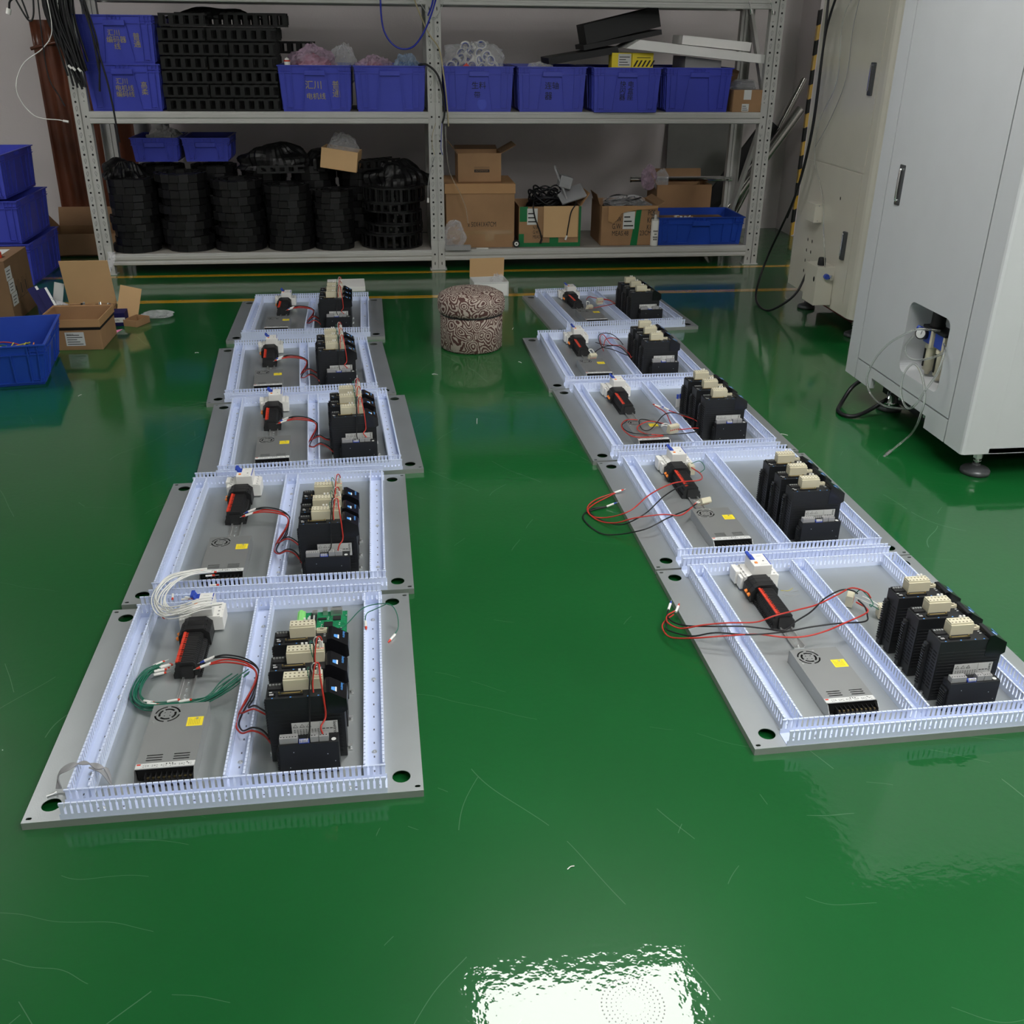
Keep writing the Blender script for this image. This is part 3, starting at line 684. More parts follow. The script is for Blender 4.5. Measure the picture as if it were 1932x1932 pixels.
def mound(name, label, loc, sx, sy, sz, seed):
    from mathutils import noise
    def f(u, v):
        a = 2*PI*u; e = PI/2*v; d = Vector((math.cos(e)*math.cos(a), math.cos(e)*math.sin(a), math.sin(e))); k = 1+.35*noise.noise(d*1.8+Vector((seed,0,0)))
        st = 1+.035*(1 if int(a*9) % 2 else -1)
        return (sx*d.x*k*st, sy*d.y*k*st, sz*d.z*k)
    b = MB(); b.surf(f, 72, 14, sm=False); return tag(b.build(name, M['chain'], loc=loc), label, 'cable chain')
mound('chain_heap', 'heap of slack black chain right of the small dark blue crates', (-.72,7.05,.610), .26, .17, .145, 3)
mound('chain_heap', 'low heap of slack black chain behind the small open carton', (-.36,7.10,.600), .17, .14, .120, 5)
mound('chain_heap', 'sagging black chain heap beside the middle post, bottom shelf', (.09,7.05,.505), .24, .16, .150, 8)
mound('chain_heap', 'black chain heap at the far left end of the bottom shelf', (-1.66,6.95,.575), .13, .15, .110, 9)
mound('chain_heap', 'flat tangled chain heap lying on the folded chain block', (-.98,6.98,1.49), .26, .15, .060, 12)
# upper shelf block of folded chains
FC = [straight_chain(.66,.076,.10), straight_chain(.40,.070,.09), straight_chain(.27,.070,.09)]
lab3 = 'folded black ladder chain in the block between the crates, middle shelf'; g3 = 'folded chains stacked on the middle shelf'
z = .985
for i in range(6):
    j = random.uniform(-.006,.006)
    if i % 2: chain_obj(FC[2], (-1.286+j,6.70,z), 0, lab3, g3, name='folded_cable_chain'); chain_obj(FC[1], (-1.008+j,6.70+.006*i,z), 0, lab3, g3, name='folded_cable_chain')
    else: chain_obj(FC[1], (-1.286+j,6.70,z), 0, lab3, g3, name='folded_cable_chain'); chain_obj(FC[2], (-.880+j,6.70+.006*i,z), 0, lab3, g3, name='folded_cable_chain')
    for yy in (6.83,6.96,7.09): chain_obj(FC[0], (-1.285+random.uniform(0,.02),yy,z), 0, lab3, g3, name='folded_cable_chain')
    z += .0775
for k, (x, y, zz, rz) in enumerate(((-1.27,6.72,0,.03),(-1.20,6.86,0,-.05),(-1.10,6.98,.0,.12),(-1.24,7.10,0,0))): chain_obj(FC[(2,0,1,0)[k]], (x,y,z+zz), rz, lab3, g3, name='folded_cable_chain')
chain_obj(FC[1], (-.80,7.12,1.30), -.10, 'black chain end reaching behind the crate with pink bags', None, name='loose_cable_chain')

# ------------------------------------------------------------------ cartons
def carton(name, label, w, d, h, m, loc, rz=0, closed=False, flaps=(), cat='box', tape=None, inside=None, th=.004, group=None):
    """origin at the centre of the base; flaps: (side, length, angle from vertical outwards, span)"""
    t = thing(name, label, cat, loc, rz, group)
    b = MB()
    if closed:
        b.box(-w/2,-d/2,0,w/2,d/2,h)
    else:
        b.box(-w/2,-d/2,0,w/2,d/2,th)
        b.box(-w/2,-d/2,th,w/2,-d/2+th,h); b.box(-w/2,d/2-th,th,w/2,d/2,h); b.box(-w/2,-d/2+th,th,-w/2+th,d/2-th,h); b.box(w/2-th,-d/2+th,th,w/2,d/2-th,h)
    b.build('carton_body', [m], t, bevel=.002)
    for sd, L, ang, span in flaps:
        a = math.radians(ang); q = MB(); ww = (w if sd in 'fb' else d)*span/2
        q.box(-ww,0,0,ww,th*.8,L); f = q.build('flap', [inside or m], t)
        p = {'f':(0,-d/2,h,PI),'b':(0,d/2,h,0),'l':(-w/2,0,h,PI/2),'r':(w/2,0,h,-PI/2)}[sd]
        f.matrix_local = Matrix.Translation(p[:3]) @ Matrix.Rotation(p[3],4,'Z') @ Matrix.Rotation(-a,4,'X')
    if tape:
        q = MB(); q.box(-w/2-.0006,-.025,h*.0,w/2+.0006,.025,h+.0006) if tape == 'x' else q.box(-.025,-d/2-.0006,0,.025,d/2+.0006,h+.0006); q.build('tape', M['tapebrown'], t)
    return t
M['tapebrown'] = mat('brown packing tape', (.36,.23,.12), .25, coat=.5)
def front_label(t, x0, x1, z0, z1, y, lines=4, name='paper_label'):
    b = MB(); b.box(x0,y-.0008,z0,x1,y-.0002,z1); l = b.build(name, M['label'], t); b = MB(); h = (z1-z0)/(lines+1)
    for i in range(lines): b.box(x0+(x1-x0)*.08,y-.0011,z0+h*(i+.6),x1-(x1-x0)*(.1+.15*(i%3)),y-.0008,z0+h*(i+.9))
    b.build('printing', M['ink'], l); return l
SH = .1315
t = carton('carton', 'large taped carton marked 50X41X47CM beside the middle post, bottom shelf', .455, .42, .405, M['card'], (.632,6.75+.21,SH), closed=True)
b = MB(); b.prism([(-.232,.400),(.230,.400),(.232,.408),(-.232,.412)], -.213, .212, 'y'); b.prism([(-.234,.350),(.232,.348),(.231,.41),(-.233,.41)], -.2155, -.2105, 'y'); b.build('top_flap', M['cardlight'], t)
b = MB(); b.box(-.215,-.2112,.085,.215,-.2102,.112); b.box(-.14,-.2112,.04,-.08,-.2102,.085); b.box(.03,-.2112,.04,.09,-.2102,.085); b.build('clear_tape', M['tapebrown'], t)
text('x 50X41X47CM', .046, M['ink'], t, TM((.01,-.2108,.150),(1,0,0),(0,0,1)), 'printed_size', sx=.62)
t = carton('carton', 'small open carton standing on the large taped carton', .285, .26, .180, M['card'], (.632,6.80+.13,SH+.4135), flaps=(('b',.10,80,1),('l',.10,40,1),('r',.11,62,1)), inside=M['carddark'])
b = MB(); b.box(-.035,-.1312,.062,.065,-.1303,.080); q = b.build('printed_bar', M['ink'], t); text('AUTOMATION', .012, M['card'], t, TM((.015,-.1315,.071),(1,0,0),(0,0,1)), 'printed_word', sx=1.05)
b = MB(); b.box(-.035,-.1312,.094,.065,-.1303,.0955); b.box(-.035,-.1312,.086,.065,-.1303,.0875); b.build('printed_line', M['ink'], t)
t = carton('carton', 'carton with green tape holding black cables, left of the spray can pair', .420, .36, .262, M['card'], (1.100,6.75+.18,SH), flaps=(('r',.10,35,.9),), inside=M['cardlight'])
b = MB(); b.box(-.2104,-.1808,0,.2104,-.1801,.026); b.box(-.205,-.1808,.165,-.150,-.1801,.262); b.box(-.21,-.1808,.026,-.175,-.1801,.085); b.box(.0,-.1808,.026,.06,-.1801,.075); b.box(.195,-.1808,.026,.2104,-.1801,.262); b.build('green_tape', M['tape'], t)
b = MB(); b.box(-.045,-.190,.062,.188,-.1865,.266); b.build('hanging_flap', M['cardlight2'], t)
front_label(t, -.155, -.085, .145, .250, -.1806, 3)
text('N.W\nG.W.\nMEAS.48', .032, M['ink'], t, TM((-.115,-.1810,.095),(1,0,0),(0,0,1)), 'printed_text', ax='LEFT', sx=.6)
t = carton('carton', 'torn carton marked MEAS 48 23CM behind the spray can', .385, .36, .262, M['card'], (1.645,6.75+.18,SH), flaps=(('r',.05,60,1),('l',.07,20,.6)), inside=M['card'])
text('PCS\nKGS\nKGS', .050, M['ink'], t, TM((.150,-.1808,.165),(1,0,0),(0,0,1)), 'printed_text', sx=.62)
text('N.W.\nG.W.', .050, M['ink'], t, TM((-.085,-.1808,.150),(1,0,0),(0,0,1)), 'printed_text', sx=.62)
text('MEAS.48', .046, M['ink'], t, TM((-.060,-.1808,.080),(1,0,0),(0,0,1)), 'printed_text', sx=.70); text('23CM', .046, M['ink'], t, TM((.115,-.1808,.080),(1,0,0),(0,0,1)), 'printed_text', sx=.70)
b = MB(); b.prism([(.012,0),(.060,0),(.082,.262),(.048,.262)], -.1812, -.1803, 'y'); b.build('green_tape', M['tape'], t)
front_label(t, -.045, .035, .110, .225, -.1812, 3)
b = MB(); b.prism([(-.150,.262),(-.150,.165),(-.115,.150),(-.085,.175),(-.060,.215),(-.02,.225),(.04,.235),(.19,.245),(.19,.262)], -.190, -.1868, 'y'); b.build('torn_flap', M['cardlight'], t)
t = carton('carton', 'open brown carton behind the shallow blue crate, bottom shelf', .40, .28, .34, M['card'], (2.13,7.29,SH), flaps=(('l',.09,30,.9),('b',.08,20,1)))
t = carton('carton', 'small closed carton at the right end of the middle shelf', .195, .24, .133, M['card'], (2.366,6.70+.12,.9832), closed=True)
b = MB(); b.box(-.028,-.1208,.075,.022,-.1202,.133); b.build('clear_tape', M['label'], t); front_label(t, -.035, .012, .004, .050, -.1202, 3)
t = carton('carton', 'small open carton lying askew on the coiled chains, bottom left shelf', .235, .20, .125, M['cardlight2'], (-.272,6.93,.622), -.16)
t.rotation_euler = (0, .14, -.12)

# floor cartons on the left
t = carton('carton', 'big brown carton with a strip of white labels, left edge of the floor', .52, .40, .330, M['carddark'], (-2.262,5.74,0), .02, closed=True)
for i in range(3):
    b = MB(); b.box(.2602,-.205+.012*i,.225-.070*i,.2608,-.115+.012*i,.292-.070*i); l = b.build('white_label', M['label'], t)
    b = MB()
    for k in range(3): b.box(.2608,-.190+.012*i,.238+.016*k-.07*i,.2611,-.150+.012*i+.01*k,.242+.016*k-.07*i)
    b.build('printing', M['ink'], l)
b = MB()
for u in (-.08,.0,.08): b.box(.2602,u-.03,.10,.2607,u-.028,.20); b.box(.2602,u+.028,.10,.2607,u+.03,.20); b.box(.2602,u-.03,.10,.2607,u+.03,.102); b.box(.2602,u-.006,.12,.2607,u+.006,.175)
b.build('printed_symbols', M['ink'], t)
b = MB(); b.box(.06,-.10,.3303,.20,.12,.3312); b.build('paper_sheet', M['label'], t)
t = thing('tape_roll', 'roll with red tape lying on the big brown carton', 'tape', (-2.075,5.64,.331))
b = MB(); b.pipe((0,0,0),(0,0,.028),.040,.026); b.build('roll', M['red'], t); b = MB(); b.pipe((0,0,-.0),(0,0,.0285),.026,.022); b.build('core', M['cardlight'], t)
t = carton('carton', 'open carton with a white printed label beside the blue wire crate', .29, .29, .150, M['card'], (-1.562,5.146,0), .0, inside=M['card'])
b = MB(); b.box(-.1475,-.1475,.112,.1475,.1475,.114); b.box(-.1485,-.1485,.114,-.1455,.1485,.153); b.box(.1455,-.1485,.114,.1485,.1485,.153); b.box(-.1455,-.1485,.114,.1455,-.1455,.153); b.box(-.1455,.1455,.114,.1455,.1485,.153)
b.v = [(x,y,z) for x,y,z in b.v]; b2 = MB()
for q in ((-.149,-.149,.149,-.146),(-.149,.146,.149,.149),(-.149,-.146,-.146,.146),(.146,-.146,.149,.146)): b2.box(q[0],q[1],.116,q[2],q[3],.153)
b2.build('folded_rim', M['cardlight'], t)
b = MB(); b.box(-.1458,-.1458,.100,.1458,-.1452,.113); b.box(.1452,-.1458,.100,.1458,.1458,.113); b.build('gap_shade_strip', M['dark'], t)  # dark strips painted below the rim as the shade of its gap
l = front_label(t, -.025, .065, .022, .090, -.1452, 5); text('leetro', .014, M['ink'], l, TM((-.001,-.1465,.081),(1,0,0),(0,0,1)), 'brand_lettering')
b = MB(); b.prism([(-.01,.004),(.02,.004),(.045,.085),(.035,.100),(.025,.09)], -.02, -.012, 'y'); b.build('dark_tool', M['greyp'], t)
t = carton('carton', 'open carton with a tall upright lid full of shiny parts, left floor', .25, .26, .085, M['card'], (-1.60,5.475,0), .0, flaps=(('b',.245,-12,1),), inside=M['cardlight2'])
for k in range(26):
    x = random.uniform(-.11,.11); y = random.uniform(-.11,.11); r = random.uniform(.008,.02)
    b = MB(); b.cyl((x,y,.03+random.uniform(0,.03)),(x+random.uniform(-.02,.02),y+random.uniform(-.02,.02),.075+random.uniform(0,.035)), r, r*.7, n=10)
    tag(b.build('small_part', [M['blackgloss'],M['greyp'],M['chrome']][k%3]), 'small shiny part heaped in the carton with the tall lid', 'part', 'small parts in the lidded carton').matrix_world = Matrix.Translation((-1.60,5.475,0))
b = MB(); b.surf(lambda u,v: (-1.74+.15*u+.02*math.sin(5*v), 5.36+.08*v, .13+.03*math.sin(4*u+2*v)-.05*u), 8, 6); tag(b.build('film_sheet', M['clear'], solid=.001), 'crumpled grey film hanging over the lidded carton', 'film')
t = carton('leaning_flap', 'square piece of light cardboard standing right of the tall lid', .085, .05, .004, M['cardlight2'], (-1.425,5.56,0), .1, closed=True)
b = MB(); b.bar((0,0,.004),(.045,.02,.175),.11,.004,up=(0,1,0)); b.build('upright_sheet', M['cardlight2'], t)
t = thing('printed_box', 'small navy and white printed box behind the cardboard tray', 'box', (-1.455,5.485,0), .05)
b = MB(); b.box(-.050,-.05,0,.050,.05,.070); b.build('box_body', M['navy'], t, bevel=.001); b = MB(); b.box(-.0505,-.0508,.020,.0505,-.0502,.046); b.build('white_band', M['label'], t); text('OMRON', .013, M['ink'], t, TM((-.005,-.0510,.032),(1,0,0),(0,0,1)), 'lettering')
carton('cardboard_tray', 'small open cardboard tray on the green floor beside the cartons', .083, .115, .036, M['card'], (-1.352,5.470,0), -.43, th=.002, cat='tray')
b = MB(); b.add([(-1.47,5.33,.0006),(-1.405,5.375,.0006),(-1.425,5.285,.0006)], [(0,1,2)]); tag(b.build('pink_note', M['pink'], solid=.0004), 'pink paper scrap on the floor by the cardboard tray', 'paper')
def film_bag(name, label, m, loc, sx, sy, sz, seed, group=None, n=30, fill=None):
    from mathutils import noise
    off = Vector((seed*3.1, seed*1.7, seed*.9))
    def f(u, v):
        a = 2*PI*u; e = PI*(v-.5)*.98
        d = Vector((math.cos(e)*math.cos(a), math.cos(e)*math.sin(a), math.sin(e)))
        k = 1+.30*noise.noise(d*1.6+off)+.20*(.5-abs(noise.noise(d*3.2+off)))*2*.6+.10*(.5-abs(noise.noise(d*8+off)))*2-.15
        top = max(0, d.z); k *= 1+.25*top*noise.noise(Vector((a*2,seed,0)))
        return (sx*d.x*k, sy*d.y*k, sz*(d.z*(k if d.z > 0 else 1)+1)/2)
    b = MB(); b.surf(f, 56, n, sm=False); o = tag(b.build(name, m, loc=loc), label, 'bag', group)
    if fill:
        b = MB(); b.surf(lambda u, v: tuple(Vector(f(u, v)).xyz*Vector((.86,.86,.80)) if False else (f(u,v)[0]*.86, f(u,v)[1]*.86, f(u,v)[2]*.80)), 24, 14); b.build('contents', fill, o)
    return o
film_bag('plastic_bag', 'clear plastic bag lying flat right of the cardboard tray', M['clear'], (-1.27,5.60,.001), .085, .06, .035, 3)
for i, (a, bb) in enumerate((((-1.905,5.62,.175),(-1.775,5.46,.02)),((-1.85,5.60,.172),(-1.735,5.44,.03)))):
    b = MB(); b.bar(a, bb, .055, .003, up=(.2,-.8,.5)); b.bar(tuple(Vector(a)+Vector((.02,0,.004))), tuple(Vector(bb)+Vector((.02,0,.004))), .012, .003, up=(.2,-.8,.5), m=1)
    tag(b.build('flattened_box', [M['navy'], M['label']]), ['flattened navy box wedged right of the big brown carton','flattened navy and white box leaning behind the wire crate'][i], 'box')
b = MB(); b.bar((-1.80,5.60,.02),(-1.755,5.60,.20),.05,.003,up=(0,1,0)); tag(b.build('white_card', M['label']), 'white card standing left of the tall cardboard lid', 'card')
t = carton('carton', 'open brown carton standing behind the left rack post', .50, .36, .15, M['card'], (-2.08,7.50,0), 0, flaps=(('f',.14,168,1),('b',.13,22,1),('l',.10,40,1)), inside=M['card'])
b = MB(); b.surf(lambda u,v: (-1.755+.05*v-.03*u+.01*math.sin(6*u), 6.64-.10*u, .16-.155*u), 8, 3); tag(b.build('film_strip', M['clear'], solid=.001), 'pale film strip hanging from the foot of the left rack post', 'film')
# box behind the stool and the white panel behind the far left plate
t = carton('lidded_box', 'small white box with open cardboard lid behind the patterned stool', .212, .16, .088, M['label'], (.612,5.995,0), .08, flaps=(('b',.115,-8,1),), inside=M['cardlight2'])
b = MB(); b.box(-.098,-.0808,.008,.098,-.0803,.078); fl = b.build('printed_panel', M['foam'], t); text('汇川技术科技', .011, M['ink'], fl, TM((-.055,-.0812,.066),(1,0,0),(0,0,1)), 'lettering')
b = MB(); b.box(-.1045,-.079,.003,-.101,.079,.086); b.build('navy_side', M['navy'], t)
film_bag('plastic_bag', 'clear plastic bag sticking out of the white box behind the stool', M['clear'], (.66,6.00,.012), .040, .035, .105, 5)
b = MB(); b.box(-.115,-.11,0,.115,.11,.030); t = tag(b.build('white_foam_panel', M['foam'], loc=(-.255,6.225,0), rot=(0,0,.04), bevel=.003), 'white foam panel lying behind the farthest left-row plate', 'panel')

# ------------------------------------------------------------------ stool
def fabric():
    m = bpy.data.materials.new('scroll pattern fabric'); m.use_nodes = True; nt = m.node_tree; N = nt.nodes; L = nt.links; b = N['Principled BSDF']
    tc = N.new('ShaderNodeTexCoord')
    ns = N.new('ShaderNodeTexNoise'); ns.inputs['Scale'].default_value = 9; ns.inputs['Detail'].default_value = 1; L.new(tc.outputs['Object'], ns.inputs['Vector'])
    ad = N.new('ShaderNodeVectorMath'); ad.operation = 'MULTIPLY_ADD'; ad.inputs[1].default_value = (.09,.09,.09); L.new(ns.outputs['Color'], ad.inputs[0]); L.new(tc.outputs['Object'], ad.inputs[2])
    vo = N.new('ShaderNodeTexVoronoi'); vo.inputs['Scale'].default_value = 17; L.new(ad.outputs[0], vo.inputs['Vector'])
    mu = N.new('ShaderNodeMath'); mu.operation = 'MULTIPLY'; mu.inputs[1].default_value = 34; L.new(vo.outputs['Distance'], mu.inputs[0])
    sn = N.new('ShaderNodeMath'); sn.operation = 'SINE'; L.new(mu.outputs[0], sn.inputs[0])
    wv = N.new('ShaderNodeTexWave'); wv.inputs['Scale'].default_value = 13; wv.inputs['Distortion'].default_value = 18; wv.inputs['Detail'].default_value = 1; wv.inputs['Detail Scale'].default_value = 2; L.new(ad.outputs[0], wv.inputs['Vector'])
    a2 = N.new('ShaderNodeMath'); a2.operation = 'ADD'; L.new(sn.outputs[0], a2.inputs[0]); L.new(wv.outputs['Fac'], a2.inputs[1])
    cr = N.new('ShaderNodeValToRGB'); cr.color_ramp.elements[0].position = .52; cr.color_ramp.elements[1].position = .60
    cr.color_ramp.elements[0].color = (.075,.030,.024,1); cr.color_ramp.elements[1].color = (.40,.34,.29,1); L.new(a2.outputs[0], cr.inputs[0]); L.new(cr.outputs[0], b.inputs['Base Color'])
    b.inputs['Roughness'].default_value = .75; return m
M['fabric'] = fabric()
t = thing('stool', 'round stool covered in brown fabric with cream scroll pattern', 'stool', (.410,4.895,0))
b = MB(); b.lathe([(0,.001),(.148,.001),(.155,.010),(.156,.165),(.150,.178),(0,.178)], n=48); b.build('base', M['fabric'], t)
b = MB(); b.lathe([(0,.178),(.150,.178),(.163,.186),(.168,.200),(.168,.245),(.160,.268),(.130,.284),(.07,.292),(0,.294)], n=48); b.build('cushion', M['fabric'], t)
b = MB(); b.lathe([(.1495,.173),(.158,.177),(.158,.182),(.1495,.186)], n=48); b.build('piping', M['black'], t)

# ------------------------------------------------------------------ rack contents, right bay and bags
def bag(*a, **k): return film_bag(*a, **k)
G2 = 'bagged parts in the crates of the left bay'
bag('plastic_bag', 'big pink plastic bag heaped in the crate with yellow handwriting', M['clearpink'], (-.400,6.86,1.10), .165, .10, .25, 11, G2, fill=M['redparts'])
bag('plastic_bag', 'clear plastic bag beside the big pink bag', M['clear'], (-.215,6.93,1.10), .08, .08, .255, 12, G2)
bag('plastic_bag', 'low pink plastic bag in the crate left of the middle post', M['clearpink'], (-.03,6.88,1.10), .12, .09, .195, 13, G2, fill=M['redparts'])
bag('plastic_bag', 'blue plastic bag in the crate left of the middle post', M['clearblue'], (.18,6.87,1.10), .095, .08, .205, 14, G2, fill=M['blueparts'])
t = thing('foam_ear_plug', 'small cream and red item at the left corner of the third crate', 'part', (-.548,6.76,1.09)); b = MB(); b.lathe([(0,0),(.016,0),(.018,.17),(.012,.19),(0,.196)], n=14); b.build('body', M['foam'], t); b = MB(); b.lathe([(.0165,.172),(.020,.174),(.020,.179),(.0165,.181)], n=14); b.build('red_band', M['red'], t)
bag('plastic_bag', 'clear bag bulging out of the small open carton on the chains', M['clear'], (-.25,6.94,.66), .10, .08, .17, 17)
# tape rolls
def tape_roll(R, ri, h):
    b = MB(); b.pipe((0,0,0),(0,0,h), R, ri, n=22, m=0); b.pipe((0,0,-.0004),(0,0,h+.0004), ri+.0035, ri-.001, n=22, m=1); return b.mesh('tape_roll', [M['whitep'], M['bluep']])
TR = tape_roll(.034,.021,.020)
rr = random.Random(4); k = 0
for layer in range(5):
    for i in range((8,7,6,4,3)[layer]):
        o = bpy.data.objects.new('tape_roll', TR); COL.objects.link(o); k += 1
        wd = .36-.055*layer
        o.location = (.60-wd/2+wd*(i+.5)/(8,7,6,4,3)[layer]+rr.uniform(-.008,.008), 6.80+.012*layer+rr.uniform(0,.05), 1.205+.036*layer+rr.uniform(-.006,.006)); o.rotation_euler = (rr.uniform(.6,2.2), rr.uniform(-.7,.7), rr.uniform(-.8,.8))
        tag(o, 'white tape roll heaped in the crate right of the middle post', 'tape', 'white tape rolls in the crate')
bag('plastic_bag', 'clear film over the heap of white tape rolls', M['clear'], (.60,6.86,1.10), .20, .13, .285, 21)
b = MB(); b.prism([(-.022,0),(.022,0),(0,.020)], -.012, .012, 'y'); tag(b.build('red_cap', M['red'], loc=(.545,6.725,1.243)), 'red plastic cap at the foot of the tape roll heap', 'cap')
bag('plastic_bag', 'clear bag rim showing in the crate under the black cartons', M['clear'], (1.02,6.80,1.12), .09, .06, .145, 22)
# black cartons, yellow boxes, foam
def slab(name, label, a, bb, th, d, m, y, cat='box', bev=.003, ch=0, group=None):
    """a slab tilted in the rack's plane: top edge from a to bb (x, z)"""
    b = MB(); dx = Vector((bb[0]-a[0],0,bb[1]-a[1])); n = Vector((-dx.z,0,dx.x)).normalized()*(-th)
    P = [(a[0]-ch+n.x,a[1]+n.z),(bb[0]+n.x,bb[1]+n.z),(bb[0],bb[1]),(a[0],a[1])]
    b.prism(P, y, y+d, 'y'); return tag(b.build(name, m, bevel=bev), label, cat, group)
slab('black_carton', 'upper tilted black carton above the crates, right bay', (1.300,1.482), (1.775,1.590), .115, .26, M['blackfoam'], 6.86)
slab('black_carton', 'lower tilted black carton under the upper black one, right bay', (1.300,1.366), (1.80,1.462), .030, .30, M['blackfoam'], 6.84)
slab('black_carton', 'flat black sheet poking out left over the crates, right bay', (1.075,1.292), (1.52,1.362), .040, .34, M['blackfoam'], 6.82)
t = thing('yellow_box', 'yellow box with white label standing in the forward crate', 'box', (1.548,6.86,1.0)); b = MB(); b.box(-.066,-.05,0,.063,.05,.325); b.build('box_body', M['yellow'], t, bevel=.001); front_label(t, -.025, .058, .245, .320, -.05, 4)
t = thing('yellow_box', 'yellow box with black hazard stripes beside the white label one', 'box', (1.684,6.86,1.0)); b = MB(); b.box(-.070,-.05,0,.068,.05,.325); b.build('box_body', M['yellow'], t, bevel=.001)
b = MB()
for i in range(5): x = -.062+i*.027; b.prism([(x,.245),(x+.012,.245),(x+.034,.283),(x+.022,.283)], -.0508, -.0502, 'y')
b.box(-.04,-.0508,.296,.05,-.0502,.300); b.build('stripes', M['ink'], t)
slab('foam_slab', 'curved white foam slab lying over the right crates', (1.640,1.402), (2.500,1.318), .050, .36, M['foam'], 6.73, 'foam', .008, .085)
slab('foam_block', 'thick white foam block resting on the foam slab', (1.930,1.430), (2.384,1.392), .052, .24, M['foam'], 6.79, 'foam', .003)
b = MB(); b.prism([(1.96,1.31),(2.20,1.285),(2.20,1.0),(1.96,1.0)], 6.80, 7.1, 'y'); tag(b.build('grey_moulding', M['greyp'], bevel=.02), 'dark grey moulded packing under the foam slab', 'packing')
t = thing('wrapped_coil', 'black coil wrapped in film on the small closed carton', 'coil', (2.365,6.80,1.1165)); b = MB(); 
for i in range(5): b.tube([(.075*math.cos(2*PI*k/12)*(1-.06*i),.07*math.sin(2*PI*k/12)*(1-.06*i),.008+.009*i) for k in range(13)], .007, sub=3)
b.build('coil', M['wblack'], t); film_b = MB(); film_b.lathe([(0,.06),(.06,.058),(.095,.03),(.105,.012),(.10,0)], n=20); film_b.build('film', M['clear'], t)
b = MB(); b.prism([(2.28,1.12),(2.35,1.12),(2.37,1.22),(2.33,1.235),(2.26,1.20)], 6.93, 6.96, 'y'); tag(b.build('dark_flap', M['carddark']), 'dark cardboard flap behind the film wrapped coil', 'cardboard')
# bottom shelf, right bay
def cable_heap(label, cx, cy, z, sx, sy, h, n, seed):
    rnd = random.Random(seed); t = thing('cable_heap', label, 'cables', (cx,cy,z))
    for k in range(n):
        b = MB(); a0 = rnd.uniform(0,6.28); r = rnd.uniform(.35,1); zz = rnd.uniform(.1,1)*h; ox, oy = rnd.uniform(-.35,.35)*sx, rnd.uniform(-.3,.3)*sy
        b.tube([(ox*(1-r)*2+sx*r*math.cos(a0+j*.7)*(1-.3*zz/h), oy+sy*r*math.sin(a0+j*.7)*.8, zz*(.8+.35*math.sin(j*1.1+k))) for j in range(9)], .0055, n=6, sub=4); b.build('cable', M['wblack'], t)
    return t
cable_heap('heap of black cables in the green taped carton', 1.10, 6.92, SH+.20, .17, .13, .16, 22, 1)
cable_heap('heap of bagged black cables in the torn carton', 1.64, 6.92, SH+.22, .17, .13, .075, 18, 2)
bag('plastic_bag', 'clear film over the cables in the torn carton', M['clear'], (1.66,6.93,SH+.19), .16, .14, .11, 31)
t = thing('steel_bracket', 'grey cast bracket resting on the black cables', 'bracket', (1.15,6.84,.40))
b = MB(); b.bar((-.01,0,.23),(.075,-.03,.03),.035,.012,up=(1,-.3,.5)); b.bar((-.012,.005,.235),(.04,.05,.15),.03,.010,up=(1,-.3,.5)); b.build('arm', M['greytube'], t, bevel=.002)
b = MB(); b.bar((.02,.01,.15),(.10,.01,.13),.10,.075,up=(.2,0,1)); b.build('housing', M['greytube'], t, bevel=.004)
b = MB(); b.bar((.02,-.02,.035),(.19,0,.085),.12,.012,up=(-.3,-.6,.7)); b.build('foot_plate', M['greytube'], t, bevel=.002)
for lb, pts, tip in (('black cable with white plug hanging over the taped carton flap', [(1.30,6.86,.42),(1.27,6.75,.405),(1.24,6.738,.36),(1.225,6.738,.28),(1.215,6.738,.205)], 1),
              ('black cable hanging down the left of the taped carton', [(1.02,6.88,.46),(.985,6.75,.41),(.995,6.738,.33),(1.03,6.736,.24),(1.045,6.736,.185)], 0)):
    t = thing('hanging_cable', lb, 'cable', pts[0]); b = MB(); b.tube([Vector(p)-Vector(pts[0]) for p in pts], .0045); b.build('cable', M['wblack'], t)
    e = Vector(pts[-1])-Vector(pts[0]); b = MB(); b.bar(e, e+Vector((-.010,0,-.028)), .017, .012); b.build('plug', M['whitep'] if tip else M['blackmat'], t, bevel=.001)
t = thing('spray_can', 'white spray can with clear cap in front of the torn carton', 'spray can', (1.820,6.733,SH))
b = MB(); b.lathe([(0,0),(.0245,0),(.026,.004),(.026,.165),(.022,.176),(0,.178)], n=28); b.build('body', M['whitep'], t)
b = MB(); b.lathe([(.0255,.168),(.0255,.222),(.0235,.228),(0,.229)], n=28); b.build('cap', M['hose'], t)
b = MB(); b.lathe([(0,.178),(.008,.178),(.008,.190),(.006,.205),(0,.206)], n=14); b.build('nozzle', M['foam'], t)
b = MB()
for z, n in ((.100,8),(.080,4),(.060,8),(.045,7)):
    for i in range(n):
        a = -PI/2+(i-(n-1)/2)*.16; b.bar((.0264*math.cos(a),.0264*math.sin(a),z-.005),(.0264*math.cos(a),.0264*math.sin(a),z+.005),.0028,.0006,up=(math.cos(a),math.sin(a),0))
b.build('printed_text', M['ink'], t)
bag('plastic_bag', 'clear bag of small fittings beside the middle rack post', M['clear'], (.455,6.715,SH), .075, .045, .175, 41)
t = thing('aluminium_channel', 'short grey aluminium channel lying on the front beam', 'channel', (.470,6.688,SH)); b = MB(); b.prism([(-.026,0),(.020,0),(.020,.028),(.017,.028),(.017,.003),(-.023,.003),(-.023,.028),(-.026,.028)], -.080, .090, 'x'); b.build('channel', M['greyp'], t)
